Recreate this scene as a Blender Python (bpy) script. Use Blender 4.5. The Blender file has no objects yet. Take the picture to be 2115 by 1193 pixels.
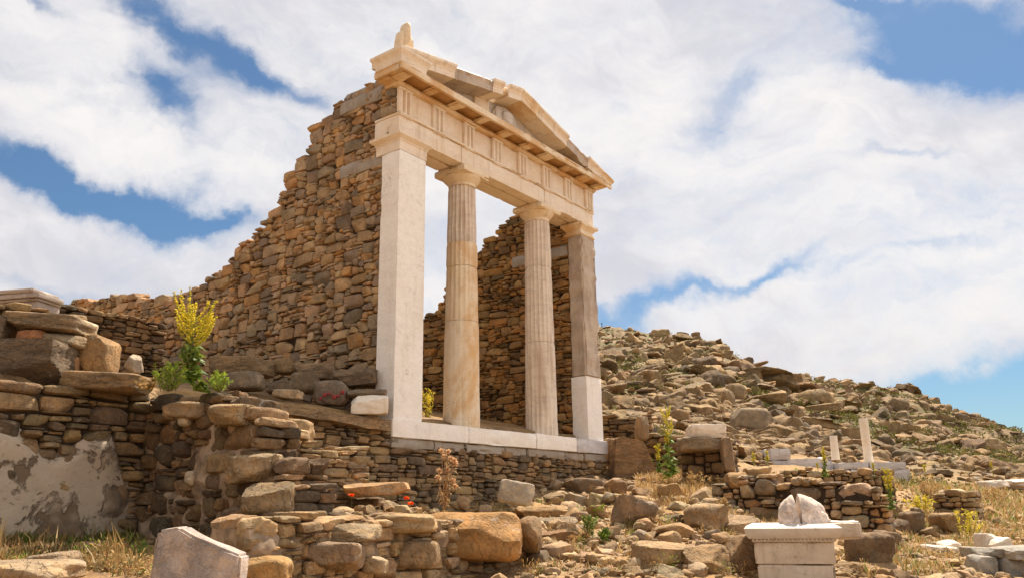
import bpy, bmesh, math, random
import numpy as np
from mathutils import Vector, Matrix
S = bpy.context.scene
COL = S.collection
R = math.radians
# ---------------------------------------------------------------- camera
CAM = np.array([-8.42, -8.515, -1.276])
YAW, PITCH, FPX, ROLL = R(36.838), R(15.103), 1668.0, R(-0.849)
FW = np.array([math.cos(YAW)*math.cos(PITCH), math.sin(YAW)*math.cos(PITCH), math.sin(PITCH)])
_r = np.array([math.sin(YAW), -math.cos(YAW), 0.0]); _u = np.cross(_r, FW)
RT = _r*math.cos(ROLL)+_u*math.sin(ROLL); UP = -_r*math.sin(ROLL)+_u*math.cos(ROLL)
FH = np.array([math.cos(YAW), math.sin(YAW)]); RH = np.array([math.sin(YAW), -math.cos(YAW)])
cam = bpy.data.cameras.new('camera'); co = bpy.data.objects.new('camera', cam); COL.objects.link(co)
co.matrix_world = Matrix(((RT[0], UP[0], -FW[0], CAM[0]), (RT[1], UP[1], -FW[1], CAM[1]), (RT[2], UP[2], -FW[2], CAM[2]), (0, 0, 0, 1)))
cam.sensor_width = 36; cam.lens = 36*FPX/2115; cam.clip_start = 0.1; cam.clip_end = 5000
S.camera = co
# ---------------------------------------------------------------- sun, sky, exposure
SUN_AZ, SUN_EL = R(8), R(58)
S.view_settings.view_transform = 'Standard'; S.view_settings.look = 'None'
S.view_settings.exposure = 0.92; S.view_settings.gamma = 1.0
sl = bpy.data.lights.new('sun', 'SUN'); sl.energy = 5.0; sl.angle = R(0.6); sl.color = (1.0, 0.89, 0.75)
so = bpy.data.objects.new('sun', sl); COL.objects.link(so)
sd = Vector((math.cos(SUN_AZ)*math.cos(SUN_EL), math.sin(SUN_AZ)*math.cos(SUN_EL), math.sin(SUN_EL)))
so.rotation_euler = sd.to_track_quat('Z', 'Y').to_euler(); so.location = (0, 0, 30)

class NT:
    """small helper to write node maths"""
    def __init__(s, tree): s.t = tree; s.n = tree.nodes; s.l = tree.links
    def put(s, sock, v):
        if isinstance(v, bpy.types.NodeSocket): s.l.new(v, sock)
        elif v is not None:
            if isinstance(v, tuple) and len(v) == 3 and sock.type == 'RGBA': v = v+(1,)
            sock.default_value = v
    def m(s, op, a, b=None, c=None, clamp=False):
        n = s.n.new('ShaderNodeMath'); n.operation = op; n.use_clamp = clamp
        for i, v in enumerate((a, b, c)):
            if v is not None: s.put(n.inputs[i], v)
        return n.outputs[0]
    def v(s, op, a, b=None, out=0, scale=None):
        n = s.n.new('ShaderNodeVectorMath'); n.operation = op; s.put(n.inputs[0], a)
        if b is not None: s.put(n.inputs[1], b)
        if scale is not None: s.put(n.inputs[3], scale)
        return n.outputs[out]
    def xyz(s, x, y, z):
        n = s.n.new('ShaderNodeCombineXYZ')
        for i, v in enumerate((x, y, z)): s.put(n.inputs[i], v)
        return n.outputs[0]
    def sep(s, v):
        n = s.n.new('ShaderNodeSeparateXYZ'); s.put(n.inputs[0], v); return n.outputs
    def noise(s, vec, scale, detail=4, rough=.5, dist=0, out=0):
        n = s.n.new('ShaderNodeTexNoise'); s.put(n.inputs['Vector'], vec)
        n.inputs['Scale'].default_value = scale; n.inputs['Detail'].default_value = detail
        n.inputs['Roughness'].default_value = rough; n.inputs['Distortion'].default_value = dist
        return n.outputs[out]
    def vor(s, vec, scale, feature='F1', out=0, rand=1.0):
        n = s.n.new('ShaderNodeTexVoronoi'); n.feature = feature; s.put(n.inputs['Vector'], vec)
        n.inputs['Scale'].default_value = scale; n.inputs['Randomness'].default_value = rand
        return n.outputs[out]
    def rng(s, x, a, b, c=0.0, d=1.0, smooth=True):
        n = s.n.new('ShaderNodeMapRange'); n.interpolation_type = 'SMOOTHSTEP' if smooth else 'LINEAR'
        for i, v in enumerate((x, a, b, c, d)): s.put(n.inputs[i], v)
        return n.outputs[0]
    def mix(s, f, a, b, mode='MIX'):
        n = s.n.new('ShaderNodeMix'); n.data_type = 'RGBA'; n.blend_type = mode; n.clamp_factor = True
        s.put(n.inputs[0], f); s.put(n.inputs[6], a); s.put(n.inputs[7], b); return n.outputs[2]
    def bump(s, h, strength, dist, nrm=None):
        n = s.n.new('ShaderNodeBump'); n.inputs['Strength'].default_value = strength; n.inputs['Distance'].default_value = dist
        s.put(n.inputs['Height'], h)
        if nrm is not None: s.put(n.inputs['Normal'], nrm)
        return n.outputs[0]

def ray(px, py): return FW + RT*(px-1057.5)/FPX - UP*(py-596.5)/FPX
def on(px, py, ax, val):
    d = ray(px, py); return CAM + d*((val-CAM[ax])/d[ax])
def atd(px, py, D):
    d = ray(px, py); return CAM + d*(D/(d[0]*FH[0]+d[1]*FH[1]))
def azel(px, py):
    d = ray(px, py); return math.atan2(d[:2]@RH, d[:2]@FH), math.atan2(d[2], math.hypot(d[0], d[1]))

W = bpy.data.worlds.new('World'); S.world = W; W.use_nodes = True
W.cycles.sampling_method = 'MANUAL'; W.cycles.sample_map_resolution = 512
t = NT(W.node_tree); t.n.clear()
sky = t.n.new('ShaderNodeTexSky'); sky.sky_type = 'NISHITA'; sky.sun_disc = False
sky.sun_elevation = SUN_EL; sky.sun_rotation = math.pi/2-SUN_AZ; sky.air_density = 1.0; sky.dust_density = 0.6; sky.ozone_density = 2.0
tc = t.n.new('ShaderNodeTexCoord'); d = tc.outputs['Generated']
right = t.v('DOT_PRODUCT', d, (RH[0], RH[1], 0), out=1); fwd = t.v('DOT_PRODUCT', d, (FH[0], FH[1], 0), out=1)
az = t.m('ARCTAN2', right, fwd); dz = t.sep(d)[2]; el = t.m('ARCSINE', dz)
ce = t.m('COSINE', el)
base = t.xyz(az, el, 0)
w1 = t.noise(base, 3.0, 3, .5, out=1)
wv = t.v('ADD', base, t.v('SCALE', t.v('SUBTRACT', w1, (.5, .5, .5)), scale=.16))
w2 = t.noise(base, 11.0, 5, .62, out=1)
wh = t.v('ADD', wv, t.v('SCALE', t.v('SUBTRACT', w2, (.5, .5, .5)), scale=.085))
# streaky cirrus: stretched and slanted noise in azimuth / elevation
def rotv(v, th, sx, sy):
    mp = t.n.new('ShaderNodeMapping'); mp.vector_type = 'TEXTURE'; mp.inputs['Rotation'].default_value = (0, 0, th)
    mp.inputs['Scale'].default_value = (sx, sy, 1); t.put(mp.inputs['Vector'], v); return mp.outputs[0]
n1 = t.noise(rotv(wh, R(-16), 2.7, .62), 3.4, 8, .58, .2)
n2 = t.noise(rotv(wh, R(10), 2.2, .5), 8.5, 6, .6, .3)
n3_ = t.noise(rotv(wv, R(-24), 1.2, .7), 18, 7, .62, .5)
dens = t.m('ADD', t.m('ADD', t.m('MULTIPLY', n1, .75), t.m('MULTIPLY', n2, .42)), t.m('MULTIPLY', t.m('SUBTRACT', n3_, .5), .30))      # about 0.6 on average
HOLES = [ # px, py, length px, width px, slope deg (down to the right positive), depth
 (300, 60, 170, 34, 42, .40), (430, 140, 120, 42, 26, .52), (540, 190, 90, 30, 18, .34), (320, 225, 80, 44, 52, .44), (65, 12, 60, 18, 20, .25),
 (40, 352, 130, 26, 8, .46), (190, 395, 160, 30, 18, .56), (370, 440, 130, 36, 14, .60), (470, 470, 60, 16, 5, .28), (640, 235, 60, 26, 10, .22),
 (1960, 60, 200, 80, 10, .75), (2130, 110, 160, 60, 0, .5), (1760, 8, 120, 18, 10, .40), (1830, 150, 110, 26, 12, .30), (1450, 240, 50, 50, 80, .24), (1490, 180, 50, 60, 60, .16),
 (1330, 618, 150, 26, -2, .42), (1600, 575, 90, 14, -18, .36), (1270, 655, 60, 26, 0, .35), (1850, 342, 120, 10, 2, .20), (1480, 600, 90, 12, -6, .26), (1920, 520, 160, 10, -6, .12),
 (2080, 850, 300, 62, -12, .80), (1900, 800, 120, 30, 0, .3), (150, 600, 260, 24, 8, .22)]
acc = dens; whs = t.sep(wh)
for (px, py, L, wd, sl_, dp) in HOLES:
    a0, e0 = azel(px, py); th = R(-sl_)
    k = 1/FPX*math.cos(e0)
    da = t.m('SUBTRACT', whs[0], a0); de = t.m('SUBTRACT', whs[1], e0)
    p = t.m('DIVIDE', t.m('ADD', t.m('MULTIPLY', da, math.cos(th)), t.m('MULTIPLY', de, math.sin(th))), L*k)
    q = t.m('DIVIDE', t.m('SUBTRACT', t.m('MULTIPLY', de, math.cos(th)), t.m('MULTIPLY', da, math.sin(th))), wd*k)
    g = t.m('EXPONENT', t.m('MULTIPLY', t.m('ADD', t.m('MULTIPLY', p, p), t.m('MULTIPLY', q, q)), -1.0))
    acc = t.m('SUBTRACT', acc, t.m('MULTIPLY', g, dp*.92))
cov = t.rng(acc, .11, .68)
shade = t.noise(rotv(wv, R(-10), 1.7, .8), 3.6, 5, .55, .1)
sh2 = t.m('ADD', t.m('MULTIPLY', shade, .7), t.m('MULTIPLY', n3_, .3))
ccol = t.mix(t.rng(sh2, .42, .62), (9.1, 8.8, 8.65), (6.6, 6.55, 7.1))
hz = t.rng(el, 0.0, .30)
ccol = t.mix(t.m('MULTIPLY', t.m('SUBTRACT', 1, hz), .5), ccol, (8.6, 7.9, 7.4))
skyc = t.mix(1.0, sky.outputs[0], (.64, .82, .92), 'MULTIPLY')
sidef = t.v('DOT_PRODUCT', d, (.55, -.83, 0), out=1)      # unseen cloud glow added at right to light the facade, dimmed at far left
lum = t.m('MULTIPLY', t.rng(sidef, .50, 1.0, 1.0, 2.1), t.rng(sidef, -1.0, -.52, .55, 1.0))
ccol = t.mix(1.0, ccol, t.xyz(lum, lum, lum), 'MULTIPLY')
final = t.mix(cov, skyc, ccol)
bg = t.n.new('ShaderNodeBackground'); bg.inputs['Strength'].default_value = 0.056; t.put(bg.inputs['Color'], final)
ow = t.n.new('ShaderNodeOutputWorld'); t.l.new(bg.outputs[0], ow.inputs[0])

# ---------------------------------------------------------------- materials
def newmat(name):
    m = bpy.data.materials.new(name); m.use_nodes = True; n = NT(m.node_tree)
    b = m.node_tree.nodes['Principled BSDF']; b.inputs['Roughness'].default_value = .9
    b.inputs['Specular IOR Level'].default_value = .25
    return m, n, b
def coords(n): return n.n.new('ShaderNodeTexCoord').outputs['Object']
def attr(n, name='col'):
    a = n.n.new('ShaderNodeAttribute'); a.attribute_name = name; return a.outputs['Color']
def rock_mat(name, sc=1.0, lichen=.35, bumpd=.02, warm=(1, 1, 1), streak=1.0):
    m, n, b = newmat(name); v = coords(n); c = attr(n)
    vs = n.v('MULTIPLY', v, (1, 1, streak))
    big = n.noise(vs, 2.2*sc, 5, .6, .3); mid = n.noise(vs, 9*sc, 6, .65, .4); fine = n.noise(v, 45*sc, 5, .7)
    c = n.mix(1.0, c, n.mix(n.rng(big, .3, .7), (.72*warm[0], .70*warm[1], .68*warm[2]), (1.28*warm[0], 1.22*warm[1], 1.15*warm[2])), 'MULTIPLY')
    c = n.mix(n.rng(mid, .42, .68, 0, .75), c, n.mix(1, c, (1.25, 1.10, .90), 'MULTIPLY'))
    c = n.mix(n.rng(fine, .35, .7, 0, .5), c, n.mix(1, c, (.55, .53, .52), 'MULTIPLY'))
    c = n.mix(1.0, c, (.84, .765, .61), 'MULTIPLY')
    lf = n.rng(n.noise(v, 5.5*sc, 6, .75, .6), .58, .68, 0, lichen)
    c = n.mix(lf, c, (.50, .46, .38))
    dk = n.rng(n.noise(n.v('ADD', v, (7, 3, 1)), 7*sc, 6, .75, .5), .60, .72, 0, lichen)
    c = n.mix(dk, c, (.09, .075, .06))
    n.put(b.inputs['Base Color'], c)
    h = n.m('ADD', n.m('MULTIPLY', mid, 1.0), n.m('MULTIPLY', fine, .35))
    rdg = n.m('ABSOLUTE', n.m('SUBTRACT', n.noise(vs, 4.5*sc, 5, .6, .6), .5)); h = n.m('ADD', h, n.rng(rdg, 0, .03, -.28, 0))
    pits = n.rng(n.noise(v, 20*sc, 3, .6, .2), .30, .42, -.30, 0); h = n.m('ADD', h, pits)
    n.put(b.inputs['Normal'], n.bump(h, 1.0, bumpd))
    return m
M = {}
M['stone'] = rock_mat('schist_stone', 1.0, .35, .022)
M['schist'] = rock_mat('layered_schist', 1.0, .4, .03, streak=3.5)
M['boulder'] = rock_mat('boulder_granite', .8, .45, .04)
M['lichened'] = rock_mat('lichened_marble', 3.0, .75, .012, warm=(1.0, 1.0, 1.1))
M['cutrock'] = rock_mat('cut_grey_stone', 1.6, .3, .012, warm=(1.0, 1.12, 1.3))
M['hillrock'] = rock_mat('hill_granite', .16, .45, .22, warm=(.90, .88, .84))
def plain(name, col, rough=.85, var=.25, sc=12, bd=.004):
    m, n, b = newmat(name); v = coords(n)
    f = n.noise(v, sc, 5, .6)
    lo = tuple(x*(1-var) for x in col); hi = tuple(min(1, x*(1+var)) for x in col)
    n.put(b.inputs['Base Color'], n.mix(n.rng(f, .3, .7), lo, hi)); b.inputs['Roughness'].default_value = rough
    n.put(b.inputs['Normal'], n.bump(f, .6, bd)); return m
M['mortar'] = plain('crumbling_mortar', (.30, .215, .14), .95, .4, 7, .03)
M['core'] = plain('earth_packing', (.05, .033, .02), .95, .35, 9, .03)
def marble(name, base=(.80, .72, .62), stain=(.62, .40, .19), amt=.3, grey=.25, streak=(1, 1, 1), dirt=.25, rain=.5):
    m, n, b = newmat(name); v = coords(n); vs = n.v('MULTIPLY', v, streak)
    veins = n.noise(n.v('MULTIPLY', v, (2.2, 2.2, 7)), 1.1, 7, .65, .9)
    blot = n.noise(vs, 1.7, 6, .62, .5); sm = n.noise(v, 22, 5, .7); pit = n.noise(n.v('ADD', v, (3, 9, 2)), 9, 6, .75, .3)
    c = n.mix(n.rng(veins, .45, .62, 0, grey), base, tuple(x*y for x, y in zip(base, (.74, .73, .78))))
    c = n.mix(n.rng(blot, .44, .66, 0, amt), c, stain)
    c = n.mix(n.rng(pit, .60, .70, 0, dirt), c, (.25, .20, .15))
    c = n.mix(n.rng(sm, .4, .7, 0, .16), c, (.45, .36, .27))
    drip = n.noise(n.v('MULTIPLY', v, (7, 7, .7)), 1.0, 6, .6, .2); c = n.mix(n.rng(drip, .52, .72, 0, rain), c, n.mix(1, c, (.66, .56, .44), 'MULTIPLY'))
    ck = n.m('ABSOLUTE', n.m('SUBTRACT', n.noise(n.v('ADD', v, (2, 5, 8)), 1.6, 4, .55, .8), .5)); ckm = n.m('MULTIPLY', n.rng(ck, 0, .0035, .6, 0), n.rng(n.noise(v, .9, 3, .5), .50, .62)); c = n.mix(ckm, c, (.20, .14, .09))
    n.put(b.inputs['Base Color'], c); b.inputs['Roughness'].default_value = .62
    h = n.m('SUBTRACT', n.m('ADD', n.m('MULTIPLY', n.noise(v, 6, 7, .65, .2), 1.0), n.m('ADD', n.m('MULTIPLY', sm, .25), n.rng(pit, .58, .66, 0, -.3))), n.m('MULTIPLY', ckm, .3))
    n.put(b.inputs['Normal'], n.bump(h, .8, .012)); return m
M['marble'] = marble('pale_marble', (.82, .70, .55), (.66, .45, .24), .35)
M['marble_speck'] = marble('speckled_marble', (.62, .56, .49), (.45, .38, .30), .4, .5, dirt=.9)
M['marble_altar'] = marble('altar_marble', (.64, .54, .42), (.46, .36, .26), .5, .6, dirt=.65)
M['marble_new'] = marble('white_new_marble', (.90, .84, .75), (.70, .58, .42), .22, .2, dirt=.10, rain=.2)
M['marble_gold'] = marble('golden_marble', (.80, .65, .45), (.58, .31, .09), .72, .15, (1, 1, .6), .2)
M['ochre'] = marble('ochre_marble', (.50, .28, .11), (.24, .12, .045), .7, .2, dirt=.5)  # cornice underside: darker and more orange than the other marbles
M['amber'] = marble('amber_marble', (.82, .70, .52), (.62, .34, .10), .8, .15, (1, 1, .6), .3)  # lowest drum of the first column: pale marble with amber blotches
M['marble_col'] = marble('column_marble', (.76, .65, .52), (.40, .26, .16), .62, .5, (4.5, 4.5, .35), .4)
M['marble_old'] = marble('weathered_marble', (.46, .39, .33), (.26, .20, .16), .7, .5, (1.2, 1.2, .7), .5)
M['marble_beige'] = marble('weathered_beige', (.52, .41, .30), (.27, .19, .13), .6, .35, (1.6, 1.6, .7), .6)
M['marble_grey'] = marble('grey_marble', (.60, .57, .55), (.40, .33, .27), .4, .7, (1, 1, 3), .4)
M['concrete'] = marble('cement_beam', (.36, .31, .25), (.24, .19, .14), .5, .4, (1, 1, 1), .4)
def plaster():
    m, n, b = newmat('old_lime_plaster'); v = coords(n)
    nn = n.noise(v, 2.6, 7, .62, .4); sm = n.noise(v, 18, 6, .7); n3 = n.noise(n.v('ADD', v, (5, 5, 5)), 1.5, 4, .5, .3)
    c = n.mix(n.rng(nn, .44, .50), (.17, .12, .075), (.44, .355, .26))
    c = n.mix(n.rng(n3, .5, .62, 0, .7), c, (.46, .36, .26))
    c = n.mix(n.rng(sm, .55, .70, 0, .55), c, (.20, .14, .10))
    n.put(b.inputs['Base Color'], c)
    n.put(b.inputs['Normal'], n.bump(n.m('ADD', n.rng(nn, .44, .50), n.m('MULTIPLY', sm, .5)), 1, .025)); return m
M['plaster'] = plaster()
def ground_mat():
    m, n, b = newmat('dry_ground'); v = coords(n)
    dist = n.v('LENGTH', n.v('SUBTRACT', v, tuple(CAM)), out=1)
    far = n.rng(dist, 28, 60)
    a1 = n.noise(v, 1.3, 7, .65, .3); a2 = n.noise(v, 14, 6, .7); a3 = n.noise(n.v('ADD', v, (11, 4, 0)), .6, 5, .6)
    near = n.mix(n.rng(a1, .38, .62), (.19, .115, .055), (.35, .225, .11))
    near = n.mix(n.rng(a3, .45, .6, 0, .6), near, (.36, .205, .065))
    near = n.mix(n.rng(a2, .5, .7, 0, .6), near, (.17, .11, .06))
    b1 = n.noise(v, .11, 8, .68, .4); b2 = n.noise(v, .55, 7, .7, .3)
    hill = n.mix(n.rng(b2, .40, .60), (.10, .065, .03), (.27, .18, .095))
    hill = n.mix(n.rng(b1, .46, .58, 0, .75), hill, (.115, .11, .035))
    c = n.mix(far, near, hill); n.put(b.inputs['Base Color'], c)
    bn = n.bump(n.m('ADD', a1, n.m('MULTIPLY', a2, .4)), .9, .04)
    n.put(b.inputs['Normal'], n.bump(b2, n and .6, .6, bn)); return m
M['ground'] = ground_mat()
def leafm(name, col, trans=.25, var=.3):
    m, n, b = newmat(name); c = n.mix(1, attr(n), col, 'MULTIPLY')
    n.put(b.inputs['Base Color'], c); b.inputs['Roughness'].default_value = .6
    tr = n.n.new('ShaderNodeBsdfTranslucent'); n.put(tr.inputs[0], c)
    ms = n.n.new('ShaderNodeMixShader'); ms.inputs[0].default_value = trans
    n.l.new(b.outputs[0], ms.inputs[1]); n.l.new(tr.outputs[0], ms.inputs[2])
    n.l.new(ms.outputs[0], m.node_tree.nodes['Material Output'].inputs[0]); return m
M['leaf'] = leafm('green_leaf', (1, 1, 1)); M['petal'] = leafm('petal', (1, 1, 1), .35)
M['cloth'] = plain('dark_clothing', (.04, .045, .07)); M['skin'] = plain('skin', (.45, .28, .2)); M['hair'] = plain('dark_hair', (.03, .02, .015))

# ---------------------------------------------------------------- mesh helpers
def mesh_np(name, V, F4=None, F3=None, C=None, sharp=None, smooth=True):
    me = bpy.data.meshes.new(name); V = np.asarray(V, np.float32)
    nq = 0 if F4 is None else len(F4); nt_ = 0 if F3 is None else len(F3)
    me.vertices.add(len(V)); me.vertices.foreach_set('co', V.ravel())
    loops = np.concatenate([np.asarray(f, np.int32).ravel() for f in (F4, F3) if f is not None and len(f)])
    me.loops.add(len(loops)); me.loops.foreach_set('vertex_index', loops)
    me.polygons.add(nq+nt_)
    st = np.concatenate([np.arange(nq)*4, nq*4+np.arange(nt_)*3]).astype(np.int32)
    me.polygons.foreach_set('loop_start', st)
    me.polygons.foreach_set('use_smooth', np.full(nq+nt_, smooth))
    me.update(calc_edges=True); me.validate()
    if C is not None:
        ca = me.color_attributes.new('col', 'FLOAT_COLOR', 'POINT')
        C4 = np.ones((len(V), 4), np.float32); C4[:, :3] = C; ca.data.foreach_set('color', C4.ravel())
    if sharp: me.set_sharp_from_angle(angle=sharp)
    return me
def link(name, me, mat=None, parent=None):
    o = bpy.data.objects.new(name, me); COL.objects.link(o)
    if mat is not None:
        for m_ in (mat if isinstance(mat, (list, tuple)) else [mat]): me.materials.append(m_)
    if parent is not None:
        o.parent = parent; o.matrix_parent_inverse = parent.matrix_world.inverted() if False else Matrix.Translation(-Vector(parent.location))
    return o
def tag(o, label, cat, group=None, kind=None):
    if label: o['label'] = label
    if cat: o['category'] = cat
    if group: o['group'] = group
    o['kind'] = kind or 'thing'
    return o
def empty(name, loc, label, cat, group=None):
    o = bpy.data.objects.new(name, None); COL.objects.link(o); o.location = [float(x) for x in loc]
    o.empty_display_size = .2
    return tag(o, label, cat, group)

_tmpl = {}
def template(n):
    if n in _tmpl: return _tmpl[n]
    g = np.linspace(-1, 1, n+1); g = np.tan(g*.70)/math.tan(.70)
    vid = {}; V = []; F = []
    def vtx(p):
        k = tuple(np.round(p, 5))
        if k not in vid: vid[k] = len(V); V.append(p)
        return vid[k]
    for ax in range(3):
        for s in (-1, 1):
            a, b = (ax+1) % 3, (ax+2) % 3
            for i in range(n):
                for j in range(n):
                    q = []
                    for (ii, jj) in ((i, j), (i+1, j), (i+1, j+1), (i, j+1)):
                        p = [0, 0, 0]; p[ax] = float(s); p[a] = g[ii]; p[b] = g[jj]; q.append(vtx(p))
                    F.append(q if s > 0 else q[::-1])
    V = np.array(V); F = np.array(F)
    crn = np.array([[x, y, z] for x in (-1, 1) for y in (-1, 1) for z in (-1, 1)])
    Wt = np.prod((1+V[:, None, :]*crn[None])/2, axis=2)
    _tmpl[n] = (V, F, Wt); return _tmpl[n]
def stones_geo(cent, half, rot, rng, n=5, k=6.0, warp=.12, cuts=3, cutd=(.8, 1.25), noise=.03, oct=3):
    """batch of rounded, chipped stone blocks -> verts (S,V,3), faces (V-level)"""
    P, F, Wt = template(n); Sn = len(cent)
    k = np.broadcast_to(np.asarray(k, float), (Sn,)).reshape(Sn, 1, 1)
    Q = P[None]/(np.sum(np.abs(P[None])**k, axis=2, keepdims=True))**(1/k)
    Q = Q + np.einsum('vc,scd->svd', Wt, rng.uniform(-warp, warp, (Sn, 8, 3)))
    for _ in range(cuts):
        nr = rng.normal(size=(Sn, 1, 3)); nr /= np.linalg.norm(nr, axis=2, keepdims=True)
        dd = rng.uniform(*cutd, (Sn, 1))
        tt = np.maximum((Q*nr).sum(2)-dd, 0); Q = Q - nr*tt[..., None]
    rad = Q/np.maximum(np.linalg.norm(Q, axis=2, keepdims=True), 1e-6)
    fr = 2.2; am = noise
    for _ in range(oct):
        dr = rng.normal(size=(Sn, 3, 3))*fr; ph = rng.uniform(0, 6.28, (Sn, 1, 3))
        s = np.sin(np.einsum('svd,skd->svk', Q, dr)+ph).prod(2)
        Q = Q + rad*(s*am*1.6)[..., None]; fr *= 2.1; am *= .55
    X = Q*np.asarray(half)[:, None, :]
    X = np.einsum('svd,sed->sve', X, rot) + np.asarray(cent)[:, None, :]
    return X, F
def join_stones(X, F, cols, rng, cv=.05):
    Sn, Vn, _ = X.shape
    FF = (F[None]+(np.arange(Sn)*Vn)[:, None, None]).reshape(-1, 4)
    C = np.repeat(np.asarray(cols)[:, None, :], Vn, 1)*rng.uniform(1-cv, 1+cv, (Sn, Vn, 1))
    return X.reshape(-1, 3), FF, C.reshape(-1, 3)
def rotz_tilt(rng, Sn, yaw=math.pi, tilt=.15):
    out = np.zeros((Sn, 3, 3))
    for i in range(Sn):
        e = Matrix.Rotation(rng.uniform(-yaw, yaw), 3, 'Z') @ Matrix.Rotation(rng.uniform(-tilt, tilt), 3, 'X') @ Matrix.Rotation(rng.uniform(-tilt, tilt), 3, 'Y')
        out[i] = np.array(e)
    return out
PAL = {
 'warm': [(.52, .38, .255), (.47, .35, .24), (.52, .34, .19), (.43, .36, .295), (.36, .315, .28), (.28, .24, .21), (.56, .43, .32), (.50, .375, .27), (.45, .33, .235), (.48, .39, .31), (.54, .44, .35)],
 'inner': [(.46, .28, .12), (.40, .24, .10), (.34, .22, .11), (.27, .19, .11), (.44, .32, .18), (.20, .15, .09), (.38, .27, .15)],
 'dull': [(.30, .235, .165), (.25, .19, .13), (.21, .17, .13), (.34, .26, .17), (.18, .15, .12), (.37, .28, .18)],
 'dark': [(.20, .15, .11), (.16, .125, .095), (.24, .17, .11), (.28, .20, .13), (.13, .11, .09), (.33, .25, .17)],
 'pale': [(.50, .40, .29), (.44, .33, .21), (.38, .29, .20), (.54, .46, .36), (.32, .25, .18)],
 'hill': [(.40, .31, .215), (.36, .285, .205), (.43, .33, .22), (.31, .25, .185), (.27, .225, .175), (.45, .36, .25)],
}
def palette(name, rng, n, var=.12):
    p = np.array(PAL[name])[rng.integers(0, len(PAL[name]), n)]
    return p*rng.uniform(1-var, 1+var, (n, 1))*rng.uniform(.96, 1.04, (n, 3))

def pack(L, bot, top, rng, hr=(.09, .2), asp=(.9, 2.2), thin=.3, thinh=(.03, .07), dx=.02, over=.0):
    """lay stones one after another on the lowest free spot: interlocking rubble with uneven courses"""
    N = int(round(L/dx)); xs = (np.arange(N)+.5)*dx
    H = np.array([bot(x) for x in xs]); T = np.array([top(x) for x in xs]); out = []
    guard = 0
    while guard < 20000:
        guard += 1
        room = H < T-.02
        if not room.any(): break
        Hm = np.where(room, H, 1e9); i = int(np.argmin(Hm)); h0 = H[i]
        a = i
        while a > 0 and abs(H[a-1]-h0) < .022: a -= 1
        b = i
        while b < N-1 and abs(H[b+1]-h0) < .022: b += 1
        run = (b-a+1)*dx
        nb = [H[a-1] if a > 0 else 1e9, H[b+1] if b < N-1 else 1e9]; mn = min(nb)
        if run < .055:
            H[a:b+1] = mn if mn < 1e8 else h0+.05; continue
        if rng.random() < thin: h = rng.uniform(*thinh); w = h*rng.uniform(3, 7)
        else: h = hr[0]+(hr[1]-hr[0])*rng.random()**1.5; w = h*rng.uniform(*asp)
        if w > run-.06: w = run; h = min(h, max(.05, w*.85))
        tl = T[a:b+1].max()
        if h0+h > tl+.07: h = max(.045, tl-h0+.04)
        if mn < 1e8 and abs(h0+h-mn) < .035 and mn-h0 > .025: h = mn-h0
        wn = max(2, int(round(w/dx))); wn = min(wn, b-a+1)
        left = nb[0] >= nb[1] if rng.random() < .8 else rng.random() < .5
        s = a if left else b-wn+1
        if left and wn > 3: pass
        z0 = H[s:s+wn].min()
        out.append((s*dx, (s+wn)*dx, z0, h0+h)); H[s:s+wn] = h0+h
    return out

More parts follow.
